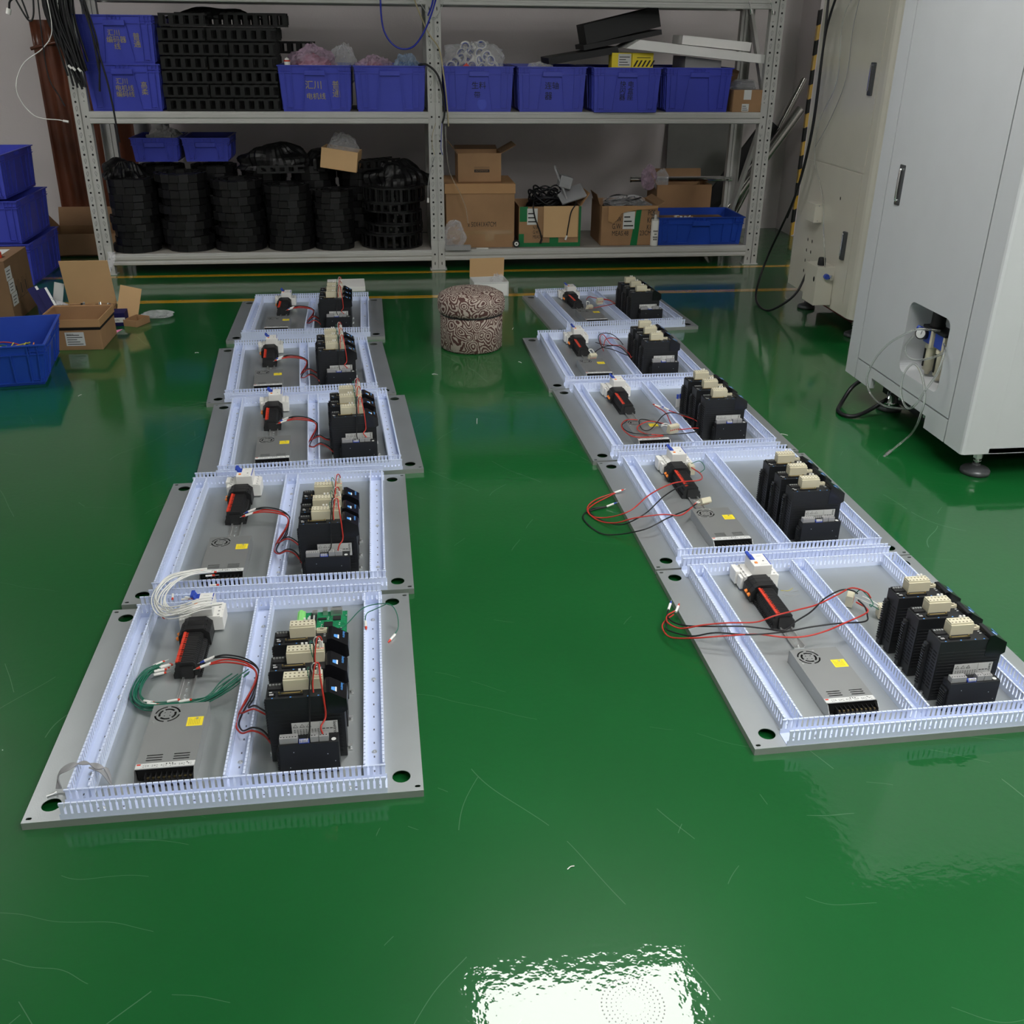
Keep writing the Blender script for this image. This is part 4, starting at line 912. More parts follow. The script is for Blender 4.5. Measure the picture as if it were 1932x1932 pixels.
t = thing('short_tube', 'short black tube with a white end between the cartons', 'tube', (.872,6.78,SH+.025)); b = MB(); b.cyl((0,-.05,0),(.0,.16,.0),.024,n=18); b.build('tube', M['blackmat'], t); b = MB(); b.pipe((0,-.056,0),(0,-.0505,0),.014,.006,n=16); b.build('end', M['whitep'], t)
b = MB(); b.bar((.60,6.705,SH+.004),(.68,6.70,SH+.004),.012,.006); tag(b.build('cable_tie_scrap', M['whitep']), 'small white scrap on the shelf before the large carton', 'scrap')
b = MB(); b.cyl((0,0,0),(.74,0,0),.016,n=18); b.cyl((-.012,0,0),(0,0,0),.019,n=18); tag(b.build('steel_rod', M['chrome'], loc=(1.76,7.24,.498)), 'polished steel rod lying on the open brown carton, front one', 'rod')
b = MB(); b.cyl((0,0,0),(.66,0,0),.013,n=18); tag(b.build('steel_rod', M['chrome'], loc=(1.80,7.275,.500)), 'polished steel rod lying behind the front one', 'rod')
bag('plastic_bag', 'pink film hung over the steel rods', M['clearpink'], (1.875,7.19,.43), .055, .03, .16, 51)
bag('plastic_bag', 'clear film bag beside the pink film on the rods', M['clear'], (1.965,7.18,.42), .05, .03, .15, 52)
for i in range(9):
    b = MB(); x = 1.98+random.uniform(0,.13); y = 6.82+random.uniform(0,.06); b.bar((x,y,.275),(x+random.uniform(-.02,.02),y+.01,.305),.02,.012)
    tag(b.build('foam_piece', M['foam'] if i < 6 else M['cardlight']), 'pale foam scrap in the shallow blue crate', 'scrap', 'foam scraps in the shallow crate')
b = MB(); b.box(1.90,6.76,.150,2.38,7.10,.272); tag(b.build('crate_filling', M['carddark']), 'brown packing filling the shallow blue crate', 'packing')
# boards and tubes behind and right of the rack
b = MB(); b.box(-.30,-.006,0,.30,.006,1.0); tag(b.build('grey_board', M['greyboard'] if 'greyboard' in M else mat('grey board', (.20,.20,.19), .6), loc=(2.52,7.96,0), rot=(-.09,0,0)), 'grey board leaning on the back wall behind the right bay', 'board')
for lb, a, bb, r in (('thick steel tube leaning right of the rack', (2.34,7.30,.035), (3.02,7.42,.955), .040),('thin steel tube leaning above the thick one', (2.60,7.62,.025), (3.10,7.60,1.15), .026)):
    b = MB(); b.pipe(a, bb, r, r-.004, n=24); tag(b.build('steel_tube', M['tubesteel']), lb, 'tube')
b = MB(); b.bar((2.26,7.50,.03),(2.86,7.52,.86),.13,.03,up=(0,-1,0)); tag(b.build('black_beam', M['blackmat'], bevel=.002), 'flat black beam leaning behind the right rack post', 'beam')
# brown film curtain, grey rolls at the left
b = MB(); b.surf(lambda u,v: (-2.36+.62*u+.03*math.sin(9*u), 7.90+.035*math.sin(13*u+2*v)+.02*math.sin(31*u), .01+1.47*v), 60, 8)
tag(b.build('film_curtain', M['copper'], solid=.002), 'tall wrinkled copper brown film sheet hanging behind the left post', 'curtain')
b = MB(); b.tube([(-2.36,7.87,1.30),(-2.22,7.85,1.335),(-2.08,7.87,1.36)], .012); tag(b.build('film_fold', M['copper']), 'shiny copper coloured fold across the film sheet', 'film')
for i, (x, r) in enumerate(((-1.66,.045),(-1.50,.035))):
    b = MB(); b.cyl((x,7.62,0),(x,7.66,1.15),r,n=20); tag(b.build('upright_roll', M['greytube']), ['thick grey roll standing behind the left bay','thin grey roll standing behind the left bay'][i], 'roll')
film_bag('plastic_bag', 'white plastic bag behind the small dark blue crates', M['foam'], (-1.42,7.20,.640), .12, .06, .22, 61)

# ------------------------------------------------------------------ cables hanging over the rack
t = thing('cable_bundle', 'thick bundle of black cables hanging before the left rack post', 'cables', (-1.76,6.60,1.9))
rnd = random.Random(9)
for k in range(30):
    x0 = rnd.uniform(-.11,.06); L = rnd.uniform(.62,.80); x1 = x0*.5+rnd.uniform(-.01,.05)+.02; y0 = rnd.uniform(-.03,.03)
    b = MB(); b.tube([(x0,y0,.2),(x0+.01,y0,-.15),(x0*.9+rnd.uniform(-.02,.02),y0,-.40),(x1,y0*.5,-L)], .0070, n=6); b.build('cable', M['wblack'], t)
for x1, L in ((-.02,.66),(.0,.67),(.03,.675)):
    b = MB(); b.cyl((x1,-.03,-L),(x1+.015,-.03,-L-.018),.007,n=8); b.build('white_plug', M['whitep'], t)
for k, (xs, z1) in enumerate((([.08,.10,.12,.16,.13],.80),([.09,.11,.135,.185,.20],1.08),([.06,.05,.09,.14,.15],.70))):
    b = MB(); n = len(xs); b.tube([(xs[i],-.02-.01*k,.2-(z1+.2)*i/(n-1)) for i in range(n)], .0062, n=6); b.build('cable', M['wblack'], t)
for lb, mm, r, pts in (
    ('white thin wire looping out left of the black bundle', 'wwhite', .0028, [(-1.83,6.56,1.6),(-1.835,6.56,1.42),(-1.90,6.56,1.33),(-2.03,6.56,1.24),(-2.09,6.56,1.10),(-2.02,6.56,.97),(-1.885,6.56,.945),(-1.86,6.56,.94)]),
    ('short black cable with a beige plug at the upper left corner', 'wblack', .006, [(-1.90,6.56,1.66),(-1.97,6.56,1.60),(-2.03,6.56,1.57),(-2.045,6.56,1.53)]),
    ('black loop of cable hanging at the upper left wall', 'wblack', .005, [(-2.03,6.56,1.66),(-1.99,6.56,1.55),(-1.95,6.56,1.47),(-1.92,6.56,1.50),(-1.90,6.56,1.62)]),
    ('black straight cable in the loop at the upper left wall', 'wblack', .005, [(-1.99,6.56,1.66),(-1.965,6.56,1.56),(-1.95,6.56,1.48)]),
    ('single black cable hanging left of the rack post', 'wblack', .004, [(-1.88,6.56,1.6),(-1.90,6.56,1.30),(-1.895,6.56,1.16),(-1.86,6.56,1.08),(-1.835,6.56,1.02)]),
    ('blue air hose looping below the top beam at the middle post', 'bluehose', .0055, [(.035,6.60,1.72),(.035,6.60,1.50),(.065,6.60,1.40),(.130,6.60,1.345),(.210,6.60,1.350),(.275,6.60,1.42),(.33,6.60,1.53),(.375,6.60,1.66)]),
    ('blue air hose end crossing the middle rack post', 'bluehose', .0055, [(.31,6.62,1.52),(.335,6.61,1.58),(.36,6.60,1.68)]),
    ('beige hose running down along the middle rack post', 'wyellow2', .0045, [(.20,6.62,1.70),(.25,6.62,1.56),(.31,6.64,1.43),(.375,6.66,1.34),(.40,6.66,1.20),(.415,6.66,1.06),(.425,6.66,.90)]),
    ('thin clear hose hanging at the middle rack post', 'hose', .003, [(.22,6.60,1.66),(.30,6.61,1.54),(.345,6.62,1.50),(.39,6.62,1.56),(.425,6.61,1.66)]),
    ('black cable curving from the crates over the middle post', 'wblack', .0065, [(.25,6.70,1.25),(.30,6.66,1.252),(.36,6.65,1.20),(.39,6.65,1.10),(.40,6.65,.98),(.385,6.65,.92)]),
    ('thin blue wire hanging down on the middle post', 'bluehose', .002, [(.385,6.67,.92),(.38,6.67,.86),(.375,6.67,.77),(.385,6.67,.73)]),
    ('yellow wire hanging down on the middle post', 'wyellow2', .002, [(.345,6.67,.92),(.325,6.67,.86),(.32,6.67,.79),(.335,6.67,.73)]),
    ('grey wire with white plug hanging left of the middle post', 'greyp', .003, [(.335,6.67,.72),(.305,6.66,.64),(.288,6.66,.55),(.285,6.66,.47)]),
    ('clear hose drooping over the large taped carton', 'hose', .0035, [(.405,6.66,.90),(.41,6.66,.75),(.43,6.67,.62),(.49,6.68,.50),(.53,6.69,.40),(.545,6.70,.30)])):
    if mm == 'wyellow2' and mm not in M: M[mm] = mat('beige hose', (.42,.36,.22), .4)
    t = thing('hanging_cable', lb, 'cable', pts[0]); b = MB(); b.tube([Vector(p)-Vector(pts[0]) for p in pts], r); b.build('cable', M[mm], t)
    e = Vector(pts[-1])-Vector(pts[0])
    if 'white' in lb or 'plug' in lb:
        d = (Vector(pts[-1])-Vector(pts[-2])).normalized(); b = MB(); b.cyl(e, e+d*.03, r*2.4, n=8); b.build('plug', M['whitep'], t)
for x in (2.30,2.44):
    t = thing('hanging_hook', 'small steel hook hanging from the top beam, %s' % ('left' if x < 2.4 else 'right one'), 'hook', (x,6.67,1.60)); b = MB(); b.tube([(0,0,.06),(.0,0,.02),(.008,0,-.0),(.014,0,-.02)], .004); b.cyl((.014,0,-.02),(.022,0,-.048),.008,n=10); b.build('hook', M['chrome'], t)
# ------------------------------------------------------------------ machine cabinets
def yz(xm):   # builds in (y, z) with outward = -x: local (u, v, w) -> world (xm - w, u, v)
    return Matrix(((0,0,-1,xm),(1,0,0,0),(0,1,0,0),(0,0,0,1)))
X0, Y0, Y1, Z0, ZT = 2.0, 3.045, 4.020, .103, 1.95
t = thing('machine_cabinet', 'tall white machine cabinet on levelling feet with an air unit recess', 'machine', (X0,Y0,0))
t.location = (0,0,0)
wm = t
b = MB(); x = X0+.004
b.box(x+.10,Y0,Z0+.002,X0+1.3,Y1,Z0+.02); b.box(X0+.004,Y0+.001,ZT-.02,X0+1.3,Y1,ZT); b.box(X0+.16,Y0+.02,Z0+.02,X0+1.3,Y1-.002,ZT-.02)
b.build('frame', M['seam'], t)
def panel(name, y0, y1, z0, z1, holes=(), m='white_m', xm=X0, par=None, th=.018, outer=None, bev=.003):
    b = MB(); b.x = yz(xm); b.plate(outer or [(y0,z0),(y1,z0),(y1,z1),(y0,z1)], list(holes), -th, 0); return b.build(name, M[m], par, bevel=bev)
panel('corner_column', 3.927, Y1, Z0, ZT, par=t)
rec = rrect(3.275,.252,3.578,.528,.035,6)
panel('door', 3.170, 3.921, .195, ZT, [rec], par=t)
panel('skirt', 3.170, 3.921, Z0, .189, par=t, outer=[(3.170,Z0),(3.318,Z0),(3.318,.150),(3.775,.150),(3.775,Z0),(3.921,Z0),(3.921,.189),(3.170,.189)])
b = MB(); b.prism([(X0,3.164),(X0,Y0+.012),(X0+.003,Y0+.004),(X0+.012,Y0),(X0+.115,Y0),(X0+.115,Y0+.018),(X0+.020,Y0+.018),(X0+.020,3.164)], Z0, ZT, 'z'); b.build('corner_post', M['white_m'], t)
b = MB(); b.box(X0+.1152,Y0,Z0,X0+1.3,Y0+.018,ZT); b.build('front_panel', M['white_m'], t)
b = MB()
rc = rrect(3.275,.252,3.578,.528,.035,6); n = len(rc)
b.add([(X0+.010,p[0],p[1]) for p in rc]+[(X0+.135,p[0]*.96+3.4265*.04,p[1]*.97+.39*.03) for p in rc], [(i,(i+1)%n,(i+1)%n+n,i+n) for i in range(n)]+[list(range(n,2*n))], 0)
b.build('recess', M['white_m'], t)
b = MB(); b.x = yz(X0); b.prism(rrect(3.797,.846,3.838,.996,.004,2), 0, .003); h = b.build('handle', M['handle'], t, bevel=.001)
b = MB(); b.tube([(X0-.003,3.8175,.865),(X0-.010,3.8175,.872),(X0-.010,3.8175,.970),(X0-.003,3.8175,.978)], .005); b.cyl((X0-.003,3.820,.858),(X0-.006,3.820,.858),.004,n=10); b.build('grip', M['chrome'], h)
def foot(x, y, ztop, par, r=.052):
    b = MB(); b.lathe([(0,0),(r,0),(r,.012),(r*.92,.018),(r*.40,.030),(.014,.032),(.014,.040)], (x,y,.001), n=32); f = b.build('levelling_foot', M['handle'], par)
    b = MB(); b.cyl((x,y,.036),(x,y,ztop),.008,n=12); b.cyl((x,y,.060),(x,y,.078),.017,n=6,sm=False); b.cyl((x,y,.048),(x,y,.052),.014,n=16); b.build('threaded_stem', M['steel'], f)
foot(2.115, 3.115, .125, t); foot(2.115, 3.80, .16, t); foot(3.1, 3.12, .125, t)
b = MB(); b.lathe([(0,.10),(.010,.098),(.020,.085),(.030,.060),(.034,.050),(0,.048)], (2.085,3.735,0), n=24); b.build('chrome_dome', M['chrome'], t)
b = MB(); b.box(2.10,3.40,.06,2.7,3.85,.104); b.box(2.25,3.2,.03,2.9,3.7,.10); b.build('underframe', M['blackmat'], t)
for y in (3.34,3.44,3.54): 
    b = MB(); b.cyl((2.02,y,.140),(2.006,y,.140),.006,n=10); b.build('bolt', M['steel'], t)
# air preparation unit inside the recess
a = thing('air_regulator', 'blue and grey air regulator with gauge inside the cabinet recess', 'air regulator', (2.065,3.44,.26))
def loc(v): return (v[0]-2.065, v[1]-3.44, v[2]-.26)
def ab(*q): p, r = loc(q[:3]), loc(q[3:]); b = MB(); b.box(min(p[0],r[0]),min(p[1],r[1]),min(p[2],r[2]),max(p[0],r[0]),max(p[1],r[1]),max(p[2],r[2])); return b
ab(2.040,3.455,.385,2.095,3.510,.440).build('regulator_body', M['bluep'], a, bevel=.004)
ab(2.040,3.370,.385,2.095,3.430,.445).build('lubricator_body', M['bluep'], a, bevel=.004)
ab(2.034,3.438,.375,2.097,3.452,.447).build('clamp', M['greyp2'] if 'greyp2' in M else M['beige'], a, bevel=.002)
ab(2.036,3.352,.375,2.097,3.366,.447).build('clamp', M['beige'], a, bevel=.002)
ab(2.034,3.350,.4405,2.100,3.515,.452).build('cover_plate', M['blackmat'], a, bevel=.002)
b = MB(); b.lathe([(0,.448),(.030,.448),(.028,.462),(.026,.464),(.026,.505),(.023,.512),(0,.513)], (0,0,-.26), n=24); k = b.build('knob', M['blackmat'], a, loc((2.067,3.470,.26)))
for yy in (3.482,3.400):
    b = MB(); b.lathe([(0,.265),(.008,.262),(.012,.275),(.022,.282),(.024,.370),(.024,.384),(0,.384)], (0,0,-.26), n=24); w = b.build('bowl', M['beige'], a, loc((2.067,yy,.26)))
    b = MB(); b.box(-.0255,-.005,.035,-.0235,.005,.105); b.build('sight_glass', M['dark'], w)
g0 = Vector(loc((2.050,3.508,.415))); gd = Vector((-.80,-.55,.18)).normalized(); b = MB(); b.cyl(g0, g0+gd*.050, .022, n=24); g = b.build('pressure_gauge', M['blackmat'], a)
b = MB(); b.cyl(g0+gd*.0495, g0+gd*.0508, .018, n=24); b.build('dial', M['label'], g); b = MB(); b.bar(g0+gd*.0512+Vector((0,0,-.010)), g0+gd*.0512+Vector((.003,-.004,.010)), .0018,.0006,up=gd); b.build('needle', M['ink'], g)
b = MB(); b.cyl(loc((2.05,3.512,.425)),loc((2.03,3.545,.432)),.008,n=12); b.build('hose_fitting', M['bluep'], a)
def hose(name, lb, cat, pts, r, m, tip=None):
    t = thing(name, lb, cat, pts[0]); b = MB(); b.tube([Vector(p)-Vector(pts[0]) for p in pts], r, n=8); b.build('hose' if cat == 'hose' else 'cable', M[m], t)
    if tip:
        e = Vector(pts[-1])-Vector(pts[0]); d = (Vector(pts[-1])-Vector(pts[-2])).normalized(); b = MB(); b.cyl(e, e+d*.030, r*1.8, n=10); b.cyl(e+d*.03, e+d*.045, r*1.2, n=10); b.build('end_fitting', M[tip], t)
    return t
hose('air_hose', 'clear hose looping widely out of the recess and under the cabinet', 'hose', [(2.04,3.40,.455),(1.97,3.43,.455),(1.94,3.47,.425),(1.94,3.58,.354),(1.94,3.667,.263),(1.94,3.701,.173),(1.95,3.656,.116),(1.97,3.572,.100),(2.03,3.50,.11)], .0042, 'hose')
hose('air_hose', 'clear hose curling below the recess and ending on the floor', 'hose', [(2.04,3.36,.42),(1.97,3.23,.43),(1.945,3.205,.36),(1.94,3.257,.27),(1.94,3.299,.205),(1.94,3.340,.175),(1.94,3.382,.179),(1.94,3.421,.218),(1.94,3.423,.284),(1.94,3.373,.339),(1.94,3.318,.333),(1.94,3.268,.289),(1.94,3.245,.240),(1.94,3.251,.190),(1.95,3.28,.13),(1.96,3.33,.07),(1.93,3.34,.030),(1.885,3.315,.012)], .0042, 'hose', 'chrome')
hose('air_hose', 'short clear hose loop before the pressure gauge', 'hose', [(2.03,3.24,.46),(1.985,3.296,.392),(1.975,3.41,.342),(1.975,3.486,.334),(1.98,3.521,.363),(1.99,3.50,.405),(2.03,3.530,.432)], .0042, 'hose')
hose('power_cable', 'thick black cable bowing onto the floor under the white cabinet', 'cable', [(2.03,3.86,.13),(1.985,3.90,.07),(1.925,3.855,.015),(1.875,3.775,.010),(1.880,3.715,.010),(1.92,3.70,.012),(1.99,3.72,.03),(2.06,3.73,.07)], .0085, 'wblack')

# beige cabinet behind
X0, Y0, Y1, Z0, ZT = 2.35, 4.76, 5.625, .122, 1.95
t = thing('machine_cabinet', 'beige machine cabinet standing behind the white one', 'machine', (0,0,0))
b = MB(); b.box(X0+.03,Y0+.03,Z0+.02,X0+.8,Y1,ZT); b.build('frame', M['seam'], t)
prof = [(X0+.0,Y1),(X0,Y0+.05),(X0+.004,Y0+.03),(X0+.015,Y0+.014),(X0+.032,Y0+.004),(X0+.05,Y0),(X0+.8,Y0),(X0+.8,Y0+.018),(X0+.05,Y0+.018),(X0+.03,Y0+.03),(X0+.018,Y0+.05),(X0+.018,Y1)]
b = MB(); b.prism(prof, Z0, ZT, 'z', sm=False); b.build('shell', M['beige_m'], t)
panel('upper_door', 4.862, 5.535, .832, ZT-.03, m='beige_m', xm=X0-.004, par=t, th=.003, bev=.001)
hl = [ell(5.081,.681,.008,.010,12)]+[ell(y,z,.0085,.011,12) for z in (.410,.352,.295,.238) for y in (5.417,5.357)]
panel('lower_door', 4.875, 5.555, Z0+.05, .822, hl, m='beige_m', xm=X0-.003, par=t, th=.002, bev=.001)
b = MB(); b.x = yz(X0)
for h in hl: b.prism([(5.0+(p[0]-5.0),p[1]) for p in h], 0, .0012)
b.build('cable_hole', M['dark'], t)
for z0, z1, y in ((1.182,1.328,4.921),(.394,.537,4.949)):
    b = MB(); b.x = yz(X0-.004); b.prism(rrect(y-.020,z0,y+.020,z1,.006,3), 0, .010); h = b.build('handle', M['handle'], t, bevel=.003)
    b = MB(); b.bar((X0-.018,y+.004,z0+.02),(X0-.018,y+.004,z1-.01),.010,.008,up=(1,0,0)); b.build('grip', M['chrome'], h, bevel=.002)
foot(2.45,4.90,.14,t,.05); foot(2.43,5.50,.14,t,.05)
b = MB(); b.box(2.5,4.85,.03,3.0,5.5,.122); b.build('underframe', mat('dark red frame', (.10,.012,.010), .5), t)
jb = thing('junction_box', 'beige junction box with a black knob, low on the beige cabinet', 'box', (2.30,5.09,.24))
b = MB(); b.box(-.050,-.076,-.100,.046,.076,.104); b.build('box_body', M['beige_m'], jb, bevel=.002)
b = MB(); b.x = Matrix(((0,0,-1,-.050),(1,0,0,0),(0,1,0,0),(0,0,0,1))); b.prism(ell(-.045,.035,.010,.014,14), 0, .0006); b.build('hole', M['dark'], jb)
b = MB(); b.lathe([(.020,.104),(.021,.112),(.019,.140),(.016,.144),(0,.144)], (-.012,-.028,0), n=20); b.build('knob', M['blackmat'], jb)
b = MB(); b.cyl((.0,-.076,.055),(.0,-.094,.055),.014,n=16); b.build('blue_button', M['bluep'], jb); b = MB(); b.cyl((.022,-.076,.045),(.022,-.100,.045),.009,n=10); b.cyl((.022,-.095,.045),(.022,-.095,.065),.006,n=10); b.build('elbow_fitting', M['chrome'], jb)
jb = thing('terminal_box', 'small beige box fixed high on the beige cabinet', 'box', (2.32,5.325,.575))
b = MB(); b.box(-.022,-.060,-.048,.026,.060,.050); b.build('box_body', M['beige_m'], jb, bevel=.002)
b = MB()
for y, z in ((-.0605,.040),(-.0605,-.038)): b.cyl((.0,y,z),(.0,y-.0012,z),.003,n=8)
b.build('lid_screw', M['greyp'], jb)
hose('power_cable', 'black cables falling along the beige cabinet and looping over the floor', 'cable', [(2.28,5.42,1.70),(2.28,5.397,1.358),(2.28,5.397,.974),(2.28,5.514,.631),(2.27,5.78,.252),(2.20,5.72,.060),(2.16,5.56,.010),(2.18,5.42,.012),(2.27,5.32,.12),(2.345,5.36,.240)], .0065, 'wblack')
hose('power_cable', 'second black cable splitting off at the top of the beige cabinet', 'cable', [(2.30,5.30,1.72),(2.29,5.39,1.53),(2.285,5.41,1.38),(2.285,5.415,.99),(2.285,5.50,.68),(2.285,5.60,.50)], .0065, 'wblack')
hose('air_hose', 'clear hose curving down the beige cabinet to the junction box', 'hose', [(2.30,4.80,1.75),(2.31,5.25,1.56),(2.32,5.266,1.238),(2.32,5.42,1.024),(2.32,5.407,.839),(2.30,5.197,.677),(2.28,5.08,.517),(2.28,5.02,.40),(2.29,5.015,.34)], .0035, 'hose')
hose('air_hose', 'thin grey wire hanging before the upper door of the beige cabinet', 'hose', [(2.31,5.05,1.80),(2.32,5.16,1.50),(2.33,5.18,1.25),(2.33,5.30,1.05),(2.32,5.42,.90)], .0018, 'greyp')
# hazard tape on the column edge
b = MB()
for k in range(16):
    z = .10*k; b.prism([(3.196,z),(3.196,z+.10),(3.218,z+.11),(3.218,z+.01)], 7.7165, 7.7195, 'y', k%2)
    b.box(3.1965,7.7195,z,3.1995,7.7495,z+.10,k%2)
tag(b.build('hazard_tape', [M['floorline'], M['ink']]), 'yellow and black hazard tape on the wall column edge', 'tape')

# ------------------------------------------------------------------ loose wires on the plates
def harness(n, label, wires, tips=(), plugs=(), group=None):
    """wires: (colour, radius, points in plate coordinates)"""
    a = PL[n][2]; o = G(n,0,0,0); t = thing('wire_harness', label, 'wires', o, a, group)
    for col, r, pts in wires:
        b = MB(); b.tube(pts, r, n=7); b.build('wire', M[col], t)
    for kind, p, q in tips:            # white sleeve and crimped tip from p towards q
        p = Vector(p); q = Vector(q); d = (q-p).normalized()
        b = MB(); b.cyl(p-d*.006, p+d*.020, .0036, n=8); b.build('sleeve', M['whitep'], t)
        b = MB(); b.cyl(p+d*.020, p+d*.031, .0036, .0018, n=8); b.build('ferrule', M[kind], t)
        b = MB(); b.cyl(p+d*.028, p+d*.038, .0008, n=6); b.build('pin', M['steel'], t)
    for p, rz, k in plugs:
        b = MB(); w = .0045*k
        b.box(-w,-.010,-.010,w,.010,.020,0); b.box(-w,-.008,.020,w,.008,.023,0)
        for i in range(k): b.box(-w+.0015+i*.009,-.0105,.004,-w+.006+i*.009,-.0100,.010,1)
        q = b.build('plug', [M['beige'], M['red']], t, p, rz, bevel=.0006)
    return t
for n in ('L1','L2','L3','L4','L5'):
    dx = POS[n][0]-.482; y1, y2 = POS[n][1][0]+.03, POS[n][1][1]+.03
    W = [('wblack',.0020,[(.312,.486,.060),(.345,.484,.066),(.390,.468,.064),(.420,.445,.055),(.428,.415,.045),(.417,.360,.030),(.402,.300,.028),(.398,.255,.030),(.412,.215,.040),(.437,.195,.062),(.460,.190,.055),(.486+dx,y1+.0,.040)]),
         ('wblack',.0020,[(.312,.484,.060),(.345,.480,.062),(.392,.462,.060),(.424,.435,.055),(.431,.400,.050),(.425,.340,.040),(.415,.300,.040),(.435,.275,.062),(.460,.265,.050),(.486+dx,y2,.040)]),
         ('wred',.0022,[(.306,.462,.058),(.345,.464,.066),(.390,.452,.064),(.418,.430,.055),(.424,.400,.045),(.408,.350,.030),(.393,.290,.030),(.394,.240,.034),(.412,.200,.045),(.437,.184,.062),(.462,.180,.050),(.486+dx,y1-.004,.034)]),
         ('wred',.0022,[(.306,.460,.058),(.347,.458,.062),(.394,.444,.060),(.422,.420,.055),(.420,.380,.045),(.402,.320,.036),(.400,.280,.040),(.432,.262,.062),(.458,.256,.050),(.486+dx,y2-.006,.034)])]
    harness(n, 'red and black wires joining terminal strip and drives, '+DESC[n], W, [('bluep',(.312,.485,.060),(.280,.480,.050)),('red',(.306,.461,.058),(.276,.456,.050))], group='supply wires on the left row of plates')
# wires looping from the drives to the small module
for n in ('L1','L2','L3','L4','L5'):
    x, ys = POS[n]; mx, my = MX[n]; y = ys[0]; h = T+.2
    harness(n, 'red and black wires drooping over the front drive, '+DESC[n],
            [('wred',.0020,[(x+.112,y+.040,h),(x+.114,y+.032,h+.022),(x+.116,y+.012,h+.005),(x+.121,y-.006,h-.040),(x+.122,y-.012,h-.080),(x+.112,my+.022,.125),(mx+.092,my+.016,.111)]),
             ('wblack',.0018,[(x+.100,y+.040,h),(x+.098,y+.028,h+.030),(x+.092,y-.002,h-.02),(x+.090,y-.010,h-.060),(x+.088,my+.024,.120),(mx+.060,my+.012,.104)])], group='wires drooping over the front drives')
harness('R1', 'long loose red and black wires over the nearest plate of the right row',
  [('wred',.0022,[(-.009,.584,.022),(-.043,.553,.026),(-.052,.512,.03),(-.031,.467,.04),(.022,.446,.06),(.087,.440,.065),(.158,.430,.068),(.203,.427,.085),(.275,.448,.085),(.345,.476,.080),(.424,.520,.080),(.475,.547,.080),(.508,.529,.075),(.520,.520,.060)]),
   ('wblack',.0022,[(-.026,.594,.022),(-.042,.553,.026),(-.036,.514,.03),(-.010,.477,.04),(.042,.436,.06),(.117,.419,.065),(.166,.403,.065),(.209,.373,.075),(.253,.402,.08),(.311,.442,.08),(.377,.503,.08),(.441,.540,.08),(.469,.533,.08),(.490,.540,.065)]),
   ('wred',.0022,[(-.021,.565,.022),(-.056,.534,.02),(-.067,.509,.015),(-.060,.459,.02),(-.020,.411,.045),(.053,.384,.063),(.139,.380,.064),(.207,.364,.06),(.261,.360,.06),(.319,.370,.064),(.389,.400,.066),(.461,.432,.07),(.484,.471,.06),(.480,.520,.05)]),
   ('wblack',.0022,[(-.033,.581,.022),(-.057,.513,.02),(-.048,.494,.015),(-.014,.428,.04),(.041,.406,.060),(.121,.379,.065),(.213,.380,.065),(.293,.394,.065),(.369,.400,.066),(.449,.409,.060),(.471,.440,.06),(.483,.481,.06),(.490,.530,.05)]),
   ('wgreen',.0014,[(.488,.548,.06),(.500,.540,.075),(.515,.500,.06),(.505,.485,.055),(.512,.505,.05),(.530,.480,.045)]),('wwhite',.0016,[(.490,.545,.05),(.505,.520,.05),(.528,.492,.048)]),('wwhite',.0020,[(.500,.530,.062),(.520,.515,.055),(.535,.495,.05)])],
  [('bluep',(-.026,.594,.024),(-.010,.625,.03)),('red',(-.009,.580,.024),(.010,.612,.03))], [((.482,.560,.030),(0,0,1.0),4),((.540,.490,.030),(0,.1,1.3),4)])
harness('R2', 'long loose wires looping onto the floor, second plate from the front, right row',
  [('wred',.0022,[(.005,.536,.022),(-.07,.511,.01),(-.11,.458,.006),(-.107,.394,.006),(-.06,.362,.015),(.004,.333,.05),(.092,.417,.065),(.194,.490,.068),(.277,.473,.082),(.315,.568,.06),(.300,.630,.060)]),
   ('wred',.0022,[(.004,.532,.022),(-.089,.477,.006),(-.113,.423,.006),(-.091,.358,.006),(-.051,.300,.025),(.008,.279,.05),(.093,.265,.064),(.144,.250,.065),(.196,.310,.055),(.230,.350,.058)]),
   ('wblack',.0022,[(-.037,.463,.006),(-.089,.455,.005),(-.107,.422,.005),(-.074,.350,.006),(-.027,.297,.02),(.039,.284,.06),(.129,.391,.065),(.199,.448,.072),(.25,.47,.075)]),
   ('wblack',.0022,[(-.041,.461,.006),(-.118,.431,.004),(-.138,.374,.004),(-.107,.278,.004),(-.058,.244,.012),(.019,.206,.045),(.095,.235,.063),(.137,.262,.064),(.190,.310,.055),(.232,.345,.058)]),
   ('wgreen',.0014,[(.302,.66,.06),(.335,.65,.075),(.345,.62,.06),(.320,.600,.05)]),('wwhite',.0018,[(.228,.35,.058),(.245,.36,.06)]),('wwhite',.0018,[(.225,.342,.058),(.25,.352,.06)])],
  [('red',(.005,.534,.024),(.045,.545,.03)),('bluep',(-.037,.462,.008),(.0,.462,.022))], [((.258,.362,.054),(.9,0,.3),4),((.306,.650,.040),(0,0,1.5),4)])
